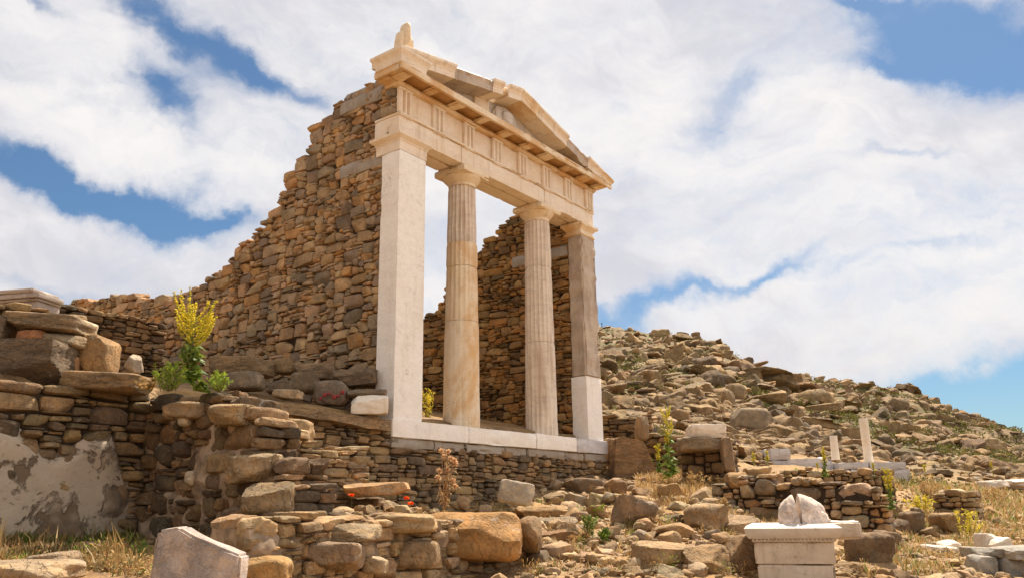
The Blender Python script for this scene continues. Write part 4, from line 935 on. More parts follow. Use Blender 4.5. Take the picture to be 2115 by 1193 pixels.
for i, (a, b, c_, d_, dp, kk, cl, lb, ro, nm) in enumerate([
 (1066, 1044, 1172, 1076, .5, 4, TN, 'long tan double slab on the path edge right of the orange boulder', 0, 'stone_slab'),
 (1110, 1068, 1192, 1094, .5, 6, GY, 'flat grey slab beneath the tan double slab', -3, 'stone_slab'),
 (1104, 1096, 1192, 1130, .5, 5, BR, 'brown layered stone beneath the flat grey slab', 0, 'stone'),
 (1088, 1136, 1136, 1170, .4, 2.6, (.20, .16, .13), 'dark rounded cobble right of the front wall', 0, 'stone'),
 (1165, 1020, 1212, 1048, .4, 4, (.42, .37, .32), 'pale grey wedge stone below the temple corner', 14, 'stone'),
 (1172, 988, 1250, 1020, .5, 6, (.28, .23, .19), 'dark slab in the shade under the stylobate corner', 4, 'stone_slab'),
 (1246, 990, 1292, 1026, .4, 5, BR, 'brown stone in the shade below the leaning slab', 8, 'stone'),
 (1266, 1028, 1348, 1092, .5, 4.5, (.36, .28, .22), 'big tilted slab in the middle of the rock fall', 22, 'boulder'),
 (1285, 1024, 1352, 1042, .5, 6, LT_, 'thin flat slab balanced on the big tilted slab', 3, 'stone_slab'),
 (1352, 1082, 1434, 1116, .5, 4, TN, 'low tan rock beside the path', -6, 'stone'),
 (1374, 1062, 1411, 1084, .35, 3.5, DK, 'small dark rock with a lit top on the path', 0, 'stone'),
 (1418, 1040, 1502, 1102, .7, 4, (.46, .36, .26), 'broad pale boulder right of the sunlit path', 0, 'boulder'),
 (1428, 1012, 1476, 1044, .3, 4, (.48, .38, .27), 'long narrow stone tipped beside the path', -32, 'stone'),
 (1484, 1064, 1558, 1110, .6, 3.6, (.44, .35, .27), 'rounded pale boulder left of the altar', 0, 'boulder'),
 (1212, 1140, 1268, 1172, .4, 6, LT_, 'sunlit cream stone at the bottom of the path', -4, 'stone'),
 (1262, 1148, 1302, 1176, .3, 4, TN, 'tan stone next to the cream stone at the bottom', 6, 'stone'),
 (1306, 1118, 1420, 1178, .6, 4.5, (.47, .36, .25), 'wide flat pale rock at the bottom centre of the path', 3, 'boulder'),
 (1410, 1128, 1500, 1186, .6, 5, (.40, .30, .20), 'wide brownish flat rock right of the bottom pale rock', -3, 'boulder'),
 (1490, 1108, 1576, 1200, .7, 4, (.30, .22, .15), 'dark furrowed rock mass at the left foot of the altar', 0, 'boulder'),
 (1270, 1176, 1330, 1200, .4, 4, GY, 'grey stone cut by the bottom edge', 0, 'stone'),
 (1762, 1100, 1836, 1186, .7, 4, (.24, .185, .14), 'dark upright rock right of the altar', 0, 'boulder'),
 (1728, 1162, 1850, 1210, .6, 3.5, (.42, .32, .22), 'pale lumpy rock at the right foot of the altar', 0, 'boulder'),
 (1500, 975, 1562, 1006, .5, 4, (.46, .32, .18), 'orange topped stone on the field wall left end', 0, 'stone'),
 (1540, 962, 1590, 985, .5, 4, LT_, 'rounded stone on the field wall below the twin weeds', 0, 'stone'),
 (1725, 1000, 1772, 1036, .5, 3.6, (.48, .36, .22), 'rounded tan boulder topping the field wall', 0, 'stone'),
 (1690, 1000, 1728, 1034, .4, 5, (.22, .19, .17), 'dark squared stone topping the field wall', 10, 'stone'),
 (1865, 1058, 1905, 1110, .4, 4, (.22, .17, .13), 'dark upright stone by the tall weeds', 0, 'stone'),
 (1826, 1040, 1862, 1074, .4, 4, (.30, .23, .17), 'brown stone at the broken right end of the field wall', 6, 'stone'),
 (1838, 1072, 1872, 1112, .4, 4, (.20, .155, .12), 'dark stone below the broken right end of the field wall', -5, 'stone'),
 (1806, 1096, 1852, 1136, .4, 4, (.25, .19, .14), 'dark chunky stone right of the dark upright rock', 8, 'stone'),
 (1885, 1048, 1906, 1080, .3, 8, GY, 'thin standing slab behind the dark upright stone', 0, 'stone'),
 (1930, 1060, 1985, 1105, .5, 4, (.40, .30, .20), 'brown lit rock beside the yellow weed', 0, 'boulder'),
 (2030, 1058, 2180, 1076, 1.2, 6, (.46, .35, .24), 'flat sunlit rock ledge at the right edge', 0, 'stone_slab'),
 (2036, 1080, 2180, 1094, 1.0, 6, (.44, .34, .24), 'second lower rock ledge at the right edge', 0, 'stone_slab'),
 (1940, 1012, 1962, 1036, .3, 2.6, WH, 'small white pointed stone on the stone heap', 0, 'stone'),
 (2046, 1026, 2070, 1042, .3, 3, BR, 'small brown stone alone on the dry field', 0, 'stone')]):
    h_, D = hit((a+c_)/2, min(d_-3, 1188)) if not (1495 < a < 1790 and d_ < 1040) else (None, 12.9)
    if lb.startswith('orange topped') or lb.startswith('rounded stone on'): D = 13.3
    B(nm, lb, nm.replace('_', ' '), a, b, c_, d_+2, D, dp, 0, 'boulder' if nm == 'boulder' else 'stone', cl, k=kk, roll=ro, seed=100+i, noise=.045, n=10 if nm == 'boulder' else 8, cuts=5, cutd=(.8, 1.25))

# ================================================================= MARBLE PIECES
# altar
aD = 7.9; ac = atd(1724, 1120, aD); az_ = lambda py: float(atd(1700, py, aD)[2])
fr = frame((ac[0], ac[1], 0), -17)
ZT, ZC, ZD, ZJ, ZB = az_(1081), az_(1109), az_(1119), az_(1166), -2.35
ALT = empty('altar', (ac[0], ac[1], ZB), 'square white marble altar with a moulded cap and dentils', 'altar')
def alt(name, boxes, mat, **kw):
    ps = [worn(b[0], b[1], seed=kw.get('seed', 0)+i, **{k_: v_ for k_, v_ in kw.items() if k_ != 'seed'}) for i, b in enumerate(boxes)]
    V, F = join(ps); return link(name, mesh_np(name, place(V, fr), F, sharp=R(32)), M[mat], ALT)
wA = .73
alt('body', [((-wA, 0, ZJ+.003), (0, .72, ZD))], 'marble_altar', step=.07, edge=.01, chip=.05, seed=2)
alt('lower_block', [((-wA+.02, .01, ZB), (-.02, .70, ZJ-.003))], 'marble_altar', step=.07, edge=.01, chip=.06, seed=12)
alt('dentil_band', [((-wA-.012, -.012, ZD), (.012, .73, ZC-.012))]+[((-wA-.01+i*.0357, -.03, ZD+.008), (-wA-.01+i*.0357+.021, .0, ZC-.010)) for i in range(21)], 'marble_altar', step=.06, edge=.003, chip=.015, seed=30)
V, F = sweep_ring(-wA+.03, -.03, .04, .66, [(.03, ZC-.012), (.06, ZC-.010), (.085, ZC+.02), (.10, ZC+.055), (.105, ZC+.085), (.085, ZT-.025), (.035, ZT)], step=.04, rough=.012, chip=.05, seed=5)
link('cap', mesh_np('cap', place(V, fr), F, sharp=R(32)), M['marble_speck'], ALT)
alt('cap_corner', [((-.02, .22, ZC-.02), (.27, .74, ZT+.015))], 'marble_altar', step=.05, edge=.02, chip=.09, seed=50, rough=.01)
def half_dome(label, c, hw, hd, h, side, seed, frm, lean=0):
    """half of a split pointed stone; the flat face is on the given side"""
    na, nz = 26, 16; rows = []
    for j in range(nz+1):
        s = j/nz*.985; rr = (1-s**2.1)**.62; r_ = []
        for i in range(na+1):
            a = math.pi*i/na; r_.append((-side*math.sin(a)*hw*rr, math.cos(a)*hd*rr, s*h))
        for i in range(1, 8): r_.append((0, -hd*rr+2*hd*rr*i/8, s*h))
        rows.append(r_)
    m_ = len(rows[0]); rows.append([(-side*.01*0-side*hw*.03, 0, h)]*m_); V = np.array(rows).reshape(-1, 3)
    F = [(r_*m_+i, r_*m_+(i+1) % m_, (r_+1)*m_+(i+1) % m_, (r_+1)*m_+i) for r_ in range(len(rows)-1) for i in range(m_)]
    V = V+(V*[1, 1, .3])*(.05*n3(V, 9, seed)+.05*n3(V, 34, seed+2))[:, None]; V[:, 0] += lean*V[:, 2]
    V = V@frm[1].T+np.array(c); b = np.array(c); F = np.array(F)
    o = link('pointed_stone', mesh_np('pointed_stone', V-b, F, None, np.full((len(V), 3), (.98, .96, 1.0)), sharp=R(50)), M['lichened']); o.location = b.tolist()
    return tag(o, label, 'carved stone')
fz = frame((0, 0, 0), -6)
c1 = atd(1650, 1078, aD+.27); half_dome('wider right half of the split pointed stone on the altar', (c1[0], c1[1], ZT-.005), .285, .15, .285, -1, 3, fz, .05)
c1 = atd(1646, 1078, aD+.27); half_dome('narrower grey speckled left half of the split stone on the altar', (c1[0], c1[1], ZT-.005), .165, .15, .275, 1, 8, fz, -.09)
# marble bench behind the field wall with two column stumps
e0 = atd(1606, 1005, 26.5); frE = frame((e0[0], e0[1], 0), 3); ez = lambda py: float(atd(1740, py, 26.5)[2]); mpp = 26.5/FPX
BEN = empty('marble_bench', (e0[0], e0[1], ez(1010)), 'grey marble base of stacked courses behind the field wall', 'ruined base')
def ben(name, px0, px1, py0, py1, t0, t1, mat='marble_grey', seed=0):
    V, F = worn(((px0-1606)*mpp, t0, ez(py1)), ((px1-1606)*mpp, t1, ez(py0)), step=.16, edge=.03, chip=.12, rough=.02, seed=seed)
    return link(name, mesh_np(name, place(V, frE), F, sharp=R(32)), M[mat], BEN)
k = 0
for (py0, py1, xs) in [(954, 968, (1735, 1800, 1878)), (969, 985, (1640, 1712, 1760, 1820, 1884)), (986, 1012, (1612, 1690, 1770, 1840, 1886))]:
    for a, b in zip(xs[:-1], xs[1:]): ben('course_block', a+.5, b-.5, py0, py1, 0, 1.3, seed=k); k += 1
ben('end_block', 1597, 1640, 923, 947, 0, 1.2, seed=40); ben('end_block', 1600, 1640, 948, 984, 0, 1.2, seed=41)
ben('course_block', 1641, 1710, 944, 968, .3, 1.3, seed=42); ben('course_block', 1711, 1734, 940, 968, .3, 1.2, seed=43)
for lab, px, w, py0, py1, lean in [('short pale column stump standing on the marble bench', 1726, 16, 897, 946, 0.01), ('tall thin white column standing on the marble bench', 1795, 18, 861, 954, -.012)]:
    c = atd(px, py1, 27.2); r_ = w/2*27.2/FPX; h_ = float(atd(px, py0, 27.2)[2]-atd(px, py1, 27.2)[2]); na = 24; th = np.arange(na)/na*2*math.pi
    rows = [np.stack([np.cos(th)*r_*q_*(1-.1*s), np.sin(th)*r_*q_*(1-.1*s), 0*th+s*h_], 1)+lean*s*h_*np.array([RH[0], RH[1], 0]) for s, q_ in ((0, .2), (0, 1), (.2, 1), (.4, .99), (.403, .94), (.41, .99), (.6, 1), (.8, 1), (.97, 1), (1, .9), (1, .2))]
    V = np.concatenate(rows); V = V+(V*[1, 1, 0])*(.05*n3(V, 4, 2))[:, None]; F = np.array([(q*na+i, q*na+(i+1) % na, (q+1)*na+(i+1) % na, (q+1)*na+i) for q in range(len(rows)-1) for i in range(na)])
    o = link('column_stump', mesh_np('column_stump', V, F, sharp=R(40)), M['marble']); o.location = c.tolist(); tag(o, lab, 'column')
    o.location.z -= .03
# pieces at the right edge
for i, (a, b, c_, d_, D, dp, kk, cl, mt, nm, lb, ro) in enumerate([
 (2006, 1130, 2070, 1148, 9.2, .5, 16, (.42, .39, .37), 'cutrock', 'stone_slab', 'grey moulded slab laid on the squat blocks at lower right', 0),
 (2070, 1128, 2150, 1150, 9.0, .5, 16, (.42, .39, .37), 'cutrock', 'stone_slab', 'pale moulded slab cut by the right edge', -2),
 (2004, 1147, 2052, 1215, 9.15, .4, 9, (.42, .39, .37), 'cutrock', 'stone_block', 'squat grey block under the moulded slab', 0),
 (2060, 1149, 2104, 1215, 9.1, .4, 4, (.42, .39, .37), 'cutrock', 'stone', 'round grey stone under the pale edge slab', 0),
 (2022, 1102, 2060, 1130, 9.8, .3, 9, WH, 'marble_altar', 'stone_block', 'small white block standing on the moulded slab', 6),
 (2040, 1112, 2078, 1132, 9.6, .3, 6, WH, 'marble_altar', 'stone', 'white wedge leaning on the small white block', -18),
 (1913, 1128, 2000, 1152, 11.3, .5, 4, WH, 'marble_altar', 'stone', 'flat broken white marble piece in dry grass', 6),
 (1940, 1116, 1980, 1145, 11.5, .4, 3, WH, 'marble_altar', 'stone', 'lumpy white stone on the broken marble piece', 0),
 (2030, 992, 2072, 1012, 24, .8, 10, WH, 'marble_altar', 'marble_block', 'distant white block at the left end of the far row', 0),
 (2072, 990, 2180, 1010, 24, 1.0, 14, WH, 'marble_altar', 'marble_block', 'distant long white slab at the right edge', 1)]):
    B(nm, lb, nm.replace('_', ' '), a, b, c_, d_, D, dp, 0, mt, cl, k=kk, roll=ro, seed=200+i)

# ================================================================= LOOSE ROCKS AND HILL BOULDERS
def rock_batch(P, size, rng, pal, n=5, flat=(.5, .8), k=(2.6, 5), slab=0.0, sink=.45):
    Sn = len(P); hx = size*rng.uniform(.8, 1.2, Sn)/2; hy = size*rng.uniform(.7, 1.1, Sn)/2; hz_ = size*rng.uniform(*flat, Sn)/2
    sl_ = rng.random(Sn) < slab; hx = hx*np.where(sl_, rng.uniform(1.5, 2.8, Sn), 1); hy = hy*np.where(sl_, 1.4, 1); hz_ = hz_*np.where(sl_, .55, 1)
    X, F = stones_geo(P+np.stack([0*hz_, 0*hz_, hz_*sink], 1), np.stack([hx, hy, hz_], 1), rotz_tilt(rng, Sn, tilt=.35), rng, n=n, k=rng.uniform(k[0], k[1], Sn), warp=.26, cuts=9, cutd=(.55, 1.1), noise=.055)
    return X, F, palette(pal, rng, Sn, .16)
def px_of(P):
    d_ = P-CAM; z = d_@FW; return 1057.5+FPX*(d_@RT)/z, 596.5-FPX*(d_@UP)/z
rng = np.random.default_rng(7)
# loose rocks on the near ground
spots = []
for (x0, x1, y0, y1, n_, s0, s1) in [(1090, 1500, 1022, 1190, 150, 12, 56), (1380, 1560, 985, 1060, 22, 10, 30), (1740, 2110, 1040, 1190, 70, 8, 40), (640, 1060, 1015, 1056, 26, 14, 46), (1100, 1280, 985, 1040, 16, 14, 40), (20, 320, 1120, 1190, 8, 12, 30)]:
    for _ in range(n_):
        spots.append((rng.uniform(x0, x1), rng.uniform(y0, y1), s0*(s1/s0)**rng.random()**1.3))
P = []; sz = []
for a, b, w_ in spots:
    h_, D = hit(a, b)
    P.append(h_); sz.append(w_*D/FPX)
P = np.array(P); sz = np.array(sz)
X, F, cl = rock_batch(P, sz, rng, 'pale', n=6, k=(2.8, 7))
cl = np.where(rng.random((len(cl), 1)) < .4, palette('warm', rng, len(cl)), cl)
_used = {}
def uniq(opts):
    """the first wording nobody has taken yet"""
    for o_ in opts:
        if o_ not in _used: _used[o_] = 1; return o_
    return opts[-1]
def colword(c):
    m_ = c.mean()
    if m_ > .40: return 'pale cream'
    if c[0]/c[2] > 2.2: return 'orange brown'
    if m_ < .21: return 'dark'
    if c[0]/c[2] > 1.75: return 'tan'
    return 'grey brown'
for i in range(len(P)):
    a, b, w_ = spots[i]; asp = (X[i][:, 2].max()-X[i][:, 2].min())/max(.01, sz[i])
    where = ('in the grass pit at lower left' if a < 400 else 'behind the front wall' if a < 1070 and b < 1060 else 'shaded by the temple corner' if a < 1290 and b < 1040 else
             'left of the cream stone' if a < 1215 and b > 1110 else 'among the fallen slabs' if a < 1290 else 'on the upper sunlit path' if b < 1060 and a < 1600 else
             'on the path left of the altar' if a < 1600 else 'right of the altar' if a < 1880 else 'in the dry grass at lower right')
    V, FF, C = join_stones(X[i:i+1], F, cl[i:i+1], rng)
    ln_ = 'long ' if max(np.ptp(X[i][:, 0]), np.ptp(X[i][:, 1])) > 1.5*min(np.ptp(X[i][:, 0]), np.ptp(X[i][:, 1])) else ''
    ed_ = ['lying lowest', 'in front', 'in the middle', 'at the back'][int(np.clip((1190-b)/45, 0, 3))]; sd_ = ['left side', 'centre', 'right side'][int((a//35) % 3)]
    bs_ = f"{'very small' if w_ < 14 else 'small' if w_ < 19 else 'medium' if w_ < 27 else 'larger' if w_ < 36 else 'big'} {colword(cl[i])} {ln_}{'flat' if asp < .5 else 'low' if asp < .7 else 'chunky' if asp < .9 else 'upright'} rock {where}"
    solo('rock', V, FF, M['stone'], uniq([bs_, bs_+', '+ed_, bs_+', '+sd_, bs_+', '+ed_+' and '+sd_]), 'rock', 'loose rocks near the temple', C)
# pebbles: too many to count
N = 9500; A_ = rng.uniform(560, 2600, N); B_ = 1000+190*rng.random(N)**.8; D_ = np.exp(rng.uniform(math.log(6), math.log(22), N))
lat = (A_-1057.5)/FPX*D_; XY = CAM[:2]+D_[:, None]*FH+lat[:, None]*RH; Pz = ground(XY[:, 0], XY[:, 1]); ok = ~((XY[:, 1] > -.1) & (XY[:, 0] < 6.3)) & ~((XY[:, 1] < -2.55) & (XY[:, 1] > -3.4) & (XY[:, 0] < -1))
Pp = np.concatenate([XY, Pz[:, None]], 1)[ok]; X, F, cl = rock_batch(Pp, rng.uniform(.025, .11, len(Pp))*(1+1.0*(rng.random(len(Pp)) < .12)), rng, 'pale', n=3)
V, FF, C = join_stones(X, F, cl, rng); tag(link('pebbles', mesh_np('pebbles', V, FF, None, C, sharp=R(40)), M['stone']), 'scattered pebbles and stone chips on the ground', 'pebbles', kind='stuff')
# hill boulders
N = 21000; A_ = rng.uniform(850, 2650, N); q = rng.random(N); Rc = np.interp(A_, [p[0] for p in SKR], [p[1] for p in SKR])
D_ = 23*np.exp(np.log(Rc/23)*q**.80); lat = (A_-1057.5)/FPX*D_; XY = CAM[:2]+D_[:, None]*FH+lat[:, None]*RH
clump = vnoise(XY[:, 0]*.05, XY[:, 1]*.05, 3)*.6+vnoise(XY[:, 0]*.18, XY[:, 1]*.18, 8)*.5
size = np.exp(rng.normal(-.25, .55, N))*(.6+.9*np.clip(clump, 0, 1.2))*np.clip(D_/60, .55, 1.9); ridge = np.exp(-((A_-(1470+170*np.clip((200-D_)/120, 0, 1)))/110)**2)*(D_ > 60); size = size*(1+1.5*ridge*rng.random(N))
size = np.minimum(size*.62*(1+1.6*(rng.random(N) < .05)), D_*(.020+.014*rng.random(N)+.02*ridge)*np.where(D_ > .62*Rc, .5, 1)); low = np.clip((A_-1500)/350, 0, 1)*np.clip((190-D_)/80, 0, 1); keep = rng.random(N) < np.where(clump > .5+.12*low, .95, .34-.14*low); keep &= ~((D_ < 32) & (A_ > 1590) & (A_ < 1890)); keep &= ~((D_ < 29) & (A_ > 1890)) | (rng.random(N) < .08)
Ph = np.concatenate([XY, ground(XY[:, 0], XY[:, 1])[:, None]], 1)[keep]; size = size[keep]; A_ = A_[keep]; D_ = D_[keep]
X, F, cl = rock_batch(Ph, size, rng, 'hill', n=5, flat=(.5, 1.0), k=(2.6, 7), slab=.2, sink=.1); app = size/D_
hx, hy = px_of(Ph); vis = (A_ > 1243) & (A_ < 2115) & (hy < 1040); order = np.argsort(-(app*vis)); NB = 185; big = order[:NB]; rest = np.setdiff1d(np.arange(len(Ph)), big)
V, FF, C = join_stones(X[rest], F, cl[rest], rng, .08)
tag(link('hillside_rubble', mesh_np('hillside_rubble', V, FF, None, C, sharp=R(38)), M['hillrock']), 'countless grey brown rocks covering the hillside', 'rubble', kind='stuff')
X2, F2, _ = rock_batch(Ph[big], size[big], rng, 'hill', n=9, flat=(.55, 1.0), k=(2.8, 7), slab=.3, sink=.2)
COLN = [(1290, 'right beside the temple corner'), (1345, 'above the schist ledge'), (1400, 'above the tall yellow mullein'), (1455, 'above the square rubble stub'), (1510, 'below the rocky shoulder'), (1560, 'above the large shaded boulder'), (1610, 'on the shoulder ridge'), (1665, 'right of the shoulder ridge'), (1730, 'above the short column stump'), (1770, 'between the column stumps'), (1830, 'around the tall thin column'), (1890, 'above the bench right end'), (1960, 'right of the marble bench'), (2040, 'above the stone heap wall'), (2400, 'above the far white slabs')]
qs_ = np.quantile(app[big], [.2, .45, .7, .9])
for j, i in enumerate(big):
    cw = next(t_ for x_, t_ in COLN if A_[i] < x_); D = D_[i]
    lev = next(t_ for d_, t_ in [(34, 'at the foot of the hill'), (48, 'just above the hill foot'), (65, 'on the lower slope'), (90, 'below mid slope'), (125, 'midway up the slope'), (165, 'on the upper slope'), (999, 'near the skyline')] if D < d_)
    V, FF, C = join_stones(X2[j:j+1], F2, cl[i:i+1], rng); ar = np.ptp(X2[j][:, 2])/max(np.ptp(X2[j][:, 0]), .1); sh = 'flat' if ar < .42 else 'squat' if ar < .6 else 'blocky' if ar < .8 else 'upright'
    sz_ = ['smaller', 'sizeable', 'large', 'bulky', 'huge'][int(np.searchsorted(qs_, app[i]))]; bs_ = f"{sz_} {colword(cl[i])} {sh} boulder {lev} {cw}"
    solo('boulder', V, FF, M['hillrock'] if D > 45 else M['boulder'], bs_, 'boulder', 'boulders on the hillside', C)

# ================================================================= PLANTS
class Geo:
    def __init__(s): s.V = []; s.F = []; s.C = []; s.n = 0
    def add(s, V, F, C):
        V = np.asarray(V, float); s.V.append(V); s.F.append(np.asarray(F)+s.n); s.C.append(np.broadcast_to(np.asarray(C, float), (len(V), 3))); s.n += len(V)
    def link(s, name, parent=None, mat='leaf'):
        me_ = mesh_np(name, np.concatenate(s.V), np.concatenate(s.F), None, np.concatenate(s.C), smooth=False)
        return link(name, me_, M[mat], parent)
def tube(g, pts, r0, r1, col, k=5):
    pts = np.array(pts, float); n_ = len(pts); T = np.gradient(pts, axis=0); T /= np.linalg.norm(T, axis=1, keepdims=True)
    ref = np.array([.3, .2, .93]); A = np.cross(T, ref); A /= np.linalg.norm(A, axis=1, keepdims=True); Bn = np.cross(T, A); th = np.arange(k)/k*2*math.pi
    rr = np.linspace(r0, r1, n_)[:, None, None]; V = pts[:, None]+rr*(A[:, None]*np.cos(th)[None, :, None]+Bn[:, None]*np.sin(th)[None, :, None])
    F = [(i*k+j, i*k+(j+1) % k, (i+1)*k+(j+1) % k, (i+1)*k+j) for i in range(n_-1) for j in range(k)]
    g.add(V.reshape(-1, 3), F, col)
def leaves(g, P, Dr, ln, wd, rng, cols, fold=.25, droop=.3):
    """kite shaped leaves at P pointing along Dr, bent once in the middle"""
    n_ = len(P); Dr = Dr/np.linalg.norm(Dr, axis=1, keepdims=True); up = rng.normal(size=(n_, 3))*.5+np.array([0, 0, 1]); Sd = np.cross(Dr, up); Sd /= np.linalg.norm(Sd, axis=1, keepdims=True)
    ln = np.broadcast_to(ln, (n_,))[:, None]*rng.uniform(.7, 1.25, (n_, 1)); wd = np.broadcast_to(wd, (n_,))[:, None]*rng.uniform(.7, 1.2, (n_, 1))
    Dn = np.cross(Sd, Dr); a = P; m_ = P+Dr*ln*.5-Dn*0; e = P+Dr*ln-np.array([0, 0, 1])*ln*droop
    l = m_+Sd*wd/2+Dn*wd*fold; r_ = m_-Sd*wd/2+Dn*wd*fold
    V = np.stack([a, l, e, r_], 1).reshape(-1, 3); F = np.arange(n_*4).reshape(-1, 4); C = np.repeat(cols[rng.integers(0, len(cols), n_)]*rng.uniform(.8, 1.2, (n_, 1)), 4, 0)
    g.add(V, F, C)
YL = np.array([(.78, .62, .05), (.66, .56, .05), (.86, .70, .10), (.48, .46, .05)]); GR = np.array([(.13, .20, .03), (.18, .26, .04), (.10, .15, .03), (.24, .30, .05)]); LG = np.array([(.30, .40, .05), (.38, .46, .06), (.22, .32, .04)])
DRY = np.array([(.50, .34, .14), (.42, .26, .10), (.58, .42, .20), (.34, .20, .08)])
def curve(p, d, L, up, n_=8):
    out = [np.array(p, float)]; d = np.array(d, float)
    for _ in range(n_-1):
        d = d/np.linalg.norm(d); out.append(out[-1]+d*L/(n_-1)); d = d+np.array([0, 0, up])
    return np.array(out)
def mullein(label, base, H, seed, crown=0.0, arms=14, group=None, leafy=True, lean=(0, 0)):
    rg_ = np.random.default_rng(seed); o = empty('mullein_plant', base, label, 'plant', group)
    b = np.array(base); st_ = Geo(); main = curve(b, (lean[0], lean[1], 1), H, .05, 12); tube(st_, main, .014*H+.004, .004, (.30, .36, .08)); sp = Geo(); fo_ = Geo()
    def spike(pts, dens, sz):
        n_ = int(dens*np.linalg.norm(pts[-1]-pts[0])); tt = rg_.random(n_)*(len(pts)-1.01); i0 = tt.astype(int); P_ = pts[i0]+(pts[i0+1]-pts[i0])*(tt-i0)[:, None]
        dr = rg_.normal(size=(n_, 3)); dr[:, 2] = np.abs(dr[:, 2])*.6+.2; leaves(sp, P_, dr, sz, sz*.8, rg_, YL, .3, .1)
    if crown > 0:
        for i in range(arms):
            a = rg_.uniform(0, 6.28); s = rg_.uniform(.44, .80) if crown > .2 else rg_.uniform(.42, .98); p0 = b+(main[-1]-b)*s*.9; L = H*crown*rg_.uniform(.75, 1.25)
            pts = curve(p0, (math.cos(a)*1.2, math.sin(a)*1.2, .25 if crown > .2 else .55), L, .30, 8); tube(st_, pts, .005, .002, (.34, .38, .07)); spike(pts[1:], 300, .025)
        spike(main[6:10], 320, .026); spike(main[9:], 160, .018)
    else: spike(main[4:], 520, .03+.012*H); spike(main[3:8], 200, .045)
    st_.link('stem', o); sp.link('flower_spikes', o)
    if leafy:
        n_ = 90; hh = rg_.random(n_)**1.3*.55; P_ = b+(main[-1]-b)*hh[:, None]; a = rg_.uniform(0, 6.28, n_); dr = np.stack([np.cos(a), np.sin(a), rg_.uniform(.1, .9, n_)], 1)
        leaves(fo_, P_, dr, .13*H*(1.25-hh), .055*H*(1.3-hh), rg_, GR, .2, .35); fo_.link('leaves', o)
    return o
def bush(label, c, rad, h, seed, cols, n_=420, name='green_bush', leaf=.035, cat='bush', group=None):
    rg_ = np.random.default_rng(seed); o = empty(name, c, label, cat, group); g = Geo(); st_ = Geo(); c = np.array(c)
    k = max(5, n_//28)
    for i in range(k):
        a = rg_.uniform(0, 6.28); el_ = rg_.uniform(.35, 1.5); L = h*rg_.uniform(.7, 1.1); p0 = c+np.array([math.cos(a), math.sin(a), 0])*rad*.35*rg_.random()
        pts = curve(p0, (math.cos(a)*math.cos(el_)*rad/h, math.sin(a)*math.cos(el_)*rad/h, math.sin(el_)), L, .12, 7); tube(st_, pts, .004, .0015, (.22, .20, .08), 4)
        m_ = n_//k; tt = (1-rg_.random(m_)**1.6)*5.9; i0 = tt.astype(int); P_ = pts[i0]+(pts[i0+1]-pts[i0])*(tt-i0)[:, None]; dr = rg_.normal(size=(m_, 3)); dr[:, 2] = np.abs(dr[:, 2])*.8+.3
        leaves(g, P_, dr, leaf, leaf*.38, rg_, cols, .25, .1)
    st_.link('twigs', o); g.link('foliage', o); return o
def at_ground(px, py, dz=0):
    h_, D = hit(px, py); return h_+np.array([0, 0, dz]), D
# big mullein on the terrace edge
pb = atd(402, 806, 8.15); mullein('tall yellow flowering mullein with branching crown on the terrace edge', pb, 1.10, 3, crown=.30, arms=34, lean=(-.11, .12))
bush('low bright green spurge left of the tall mullein', atd(348, 806, 8.0), .22, .27, 4, LG, 900, 'spurge_bush', .04)
bush('low bright green spurge right of the tall mullein', atd(452, 808, 8.2), .17, .19, 5, LG, 650, 'spurge_bush', .038)
bush('dry brown tuft on the slab left of the spurge', atd(300, 806, 8.1), .20, .12, 6, DRY, 260, 'dry_tuft', .05, 'dry plant')
bush('leafy green clump around the mullein stem', atd(398, 770, 8.15), .10, .26, 8, GR, 420, 'green_bush', .06)
for (px, py, hpx, D, lb, cr) in [(1385, 985, 148, 13.6, 'tall yellow mullein right of the leaning slab', 0), (1362, 975, 58, 13.8, 'short yellow side shoot left of the tall mullein', 0), (1558, 968, 34, 14.5, 'left of two small yellow weeds on the field wall', 0), (1586, 968, 36, 14.5, 'right of two small yellow weeds on the field wall', 0),
  (1706, 985, 62, 15.5, 'thin yellow weed before the marble bench', 0), (1645+45, 975, 20, 15.5, 'tiny yellow weed left of the thin one at the bench', 0), (1842, 1052, 82, 12.0, 'tall yellow green weed at the field wall end', 0), (1807, 985, 30, 15.8, 'small yellow weed before the right end of the bench', 0), (1912, 985, 26, 21, 'yellow weed alone right of the marble bench', 0), (2052, 985, 34, 24, 'faint yellow weed on the lower slope near the far white blocks', 0), (1964, 1035, 34, 17, 'small yellow weed behind the stone heap', 0)]:
    b_ = atd(px, py, D)
    mullein(lb, b_, hpx*D/FPX, int(px), crown=.16, arms=16 if hpx > 50 else 9, leafy=hpx > 50, group='yellow weeds right of the temple')
p_, D = at_ground(1998, 1112); bush('yellow flowering bush at the right below the stone heap', p_, .22, .42, 21, YL, 520, 'yellow_bush', .05)
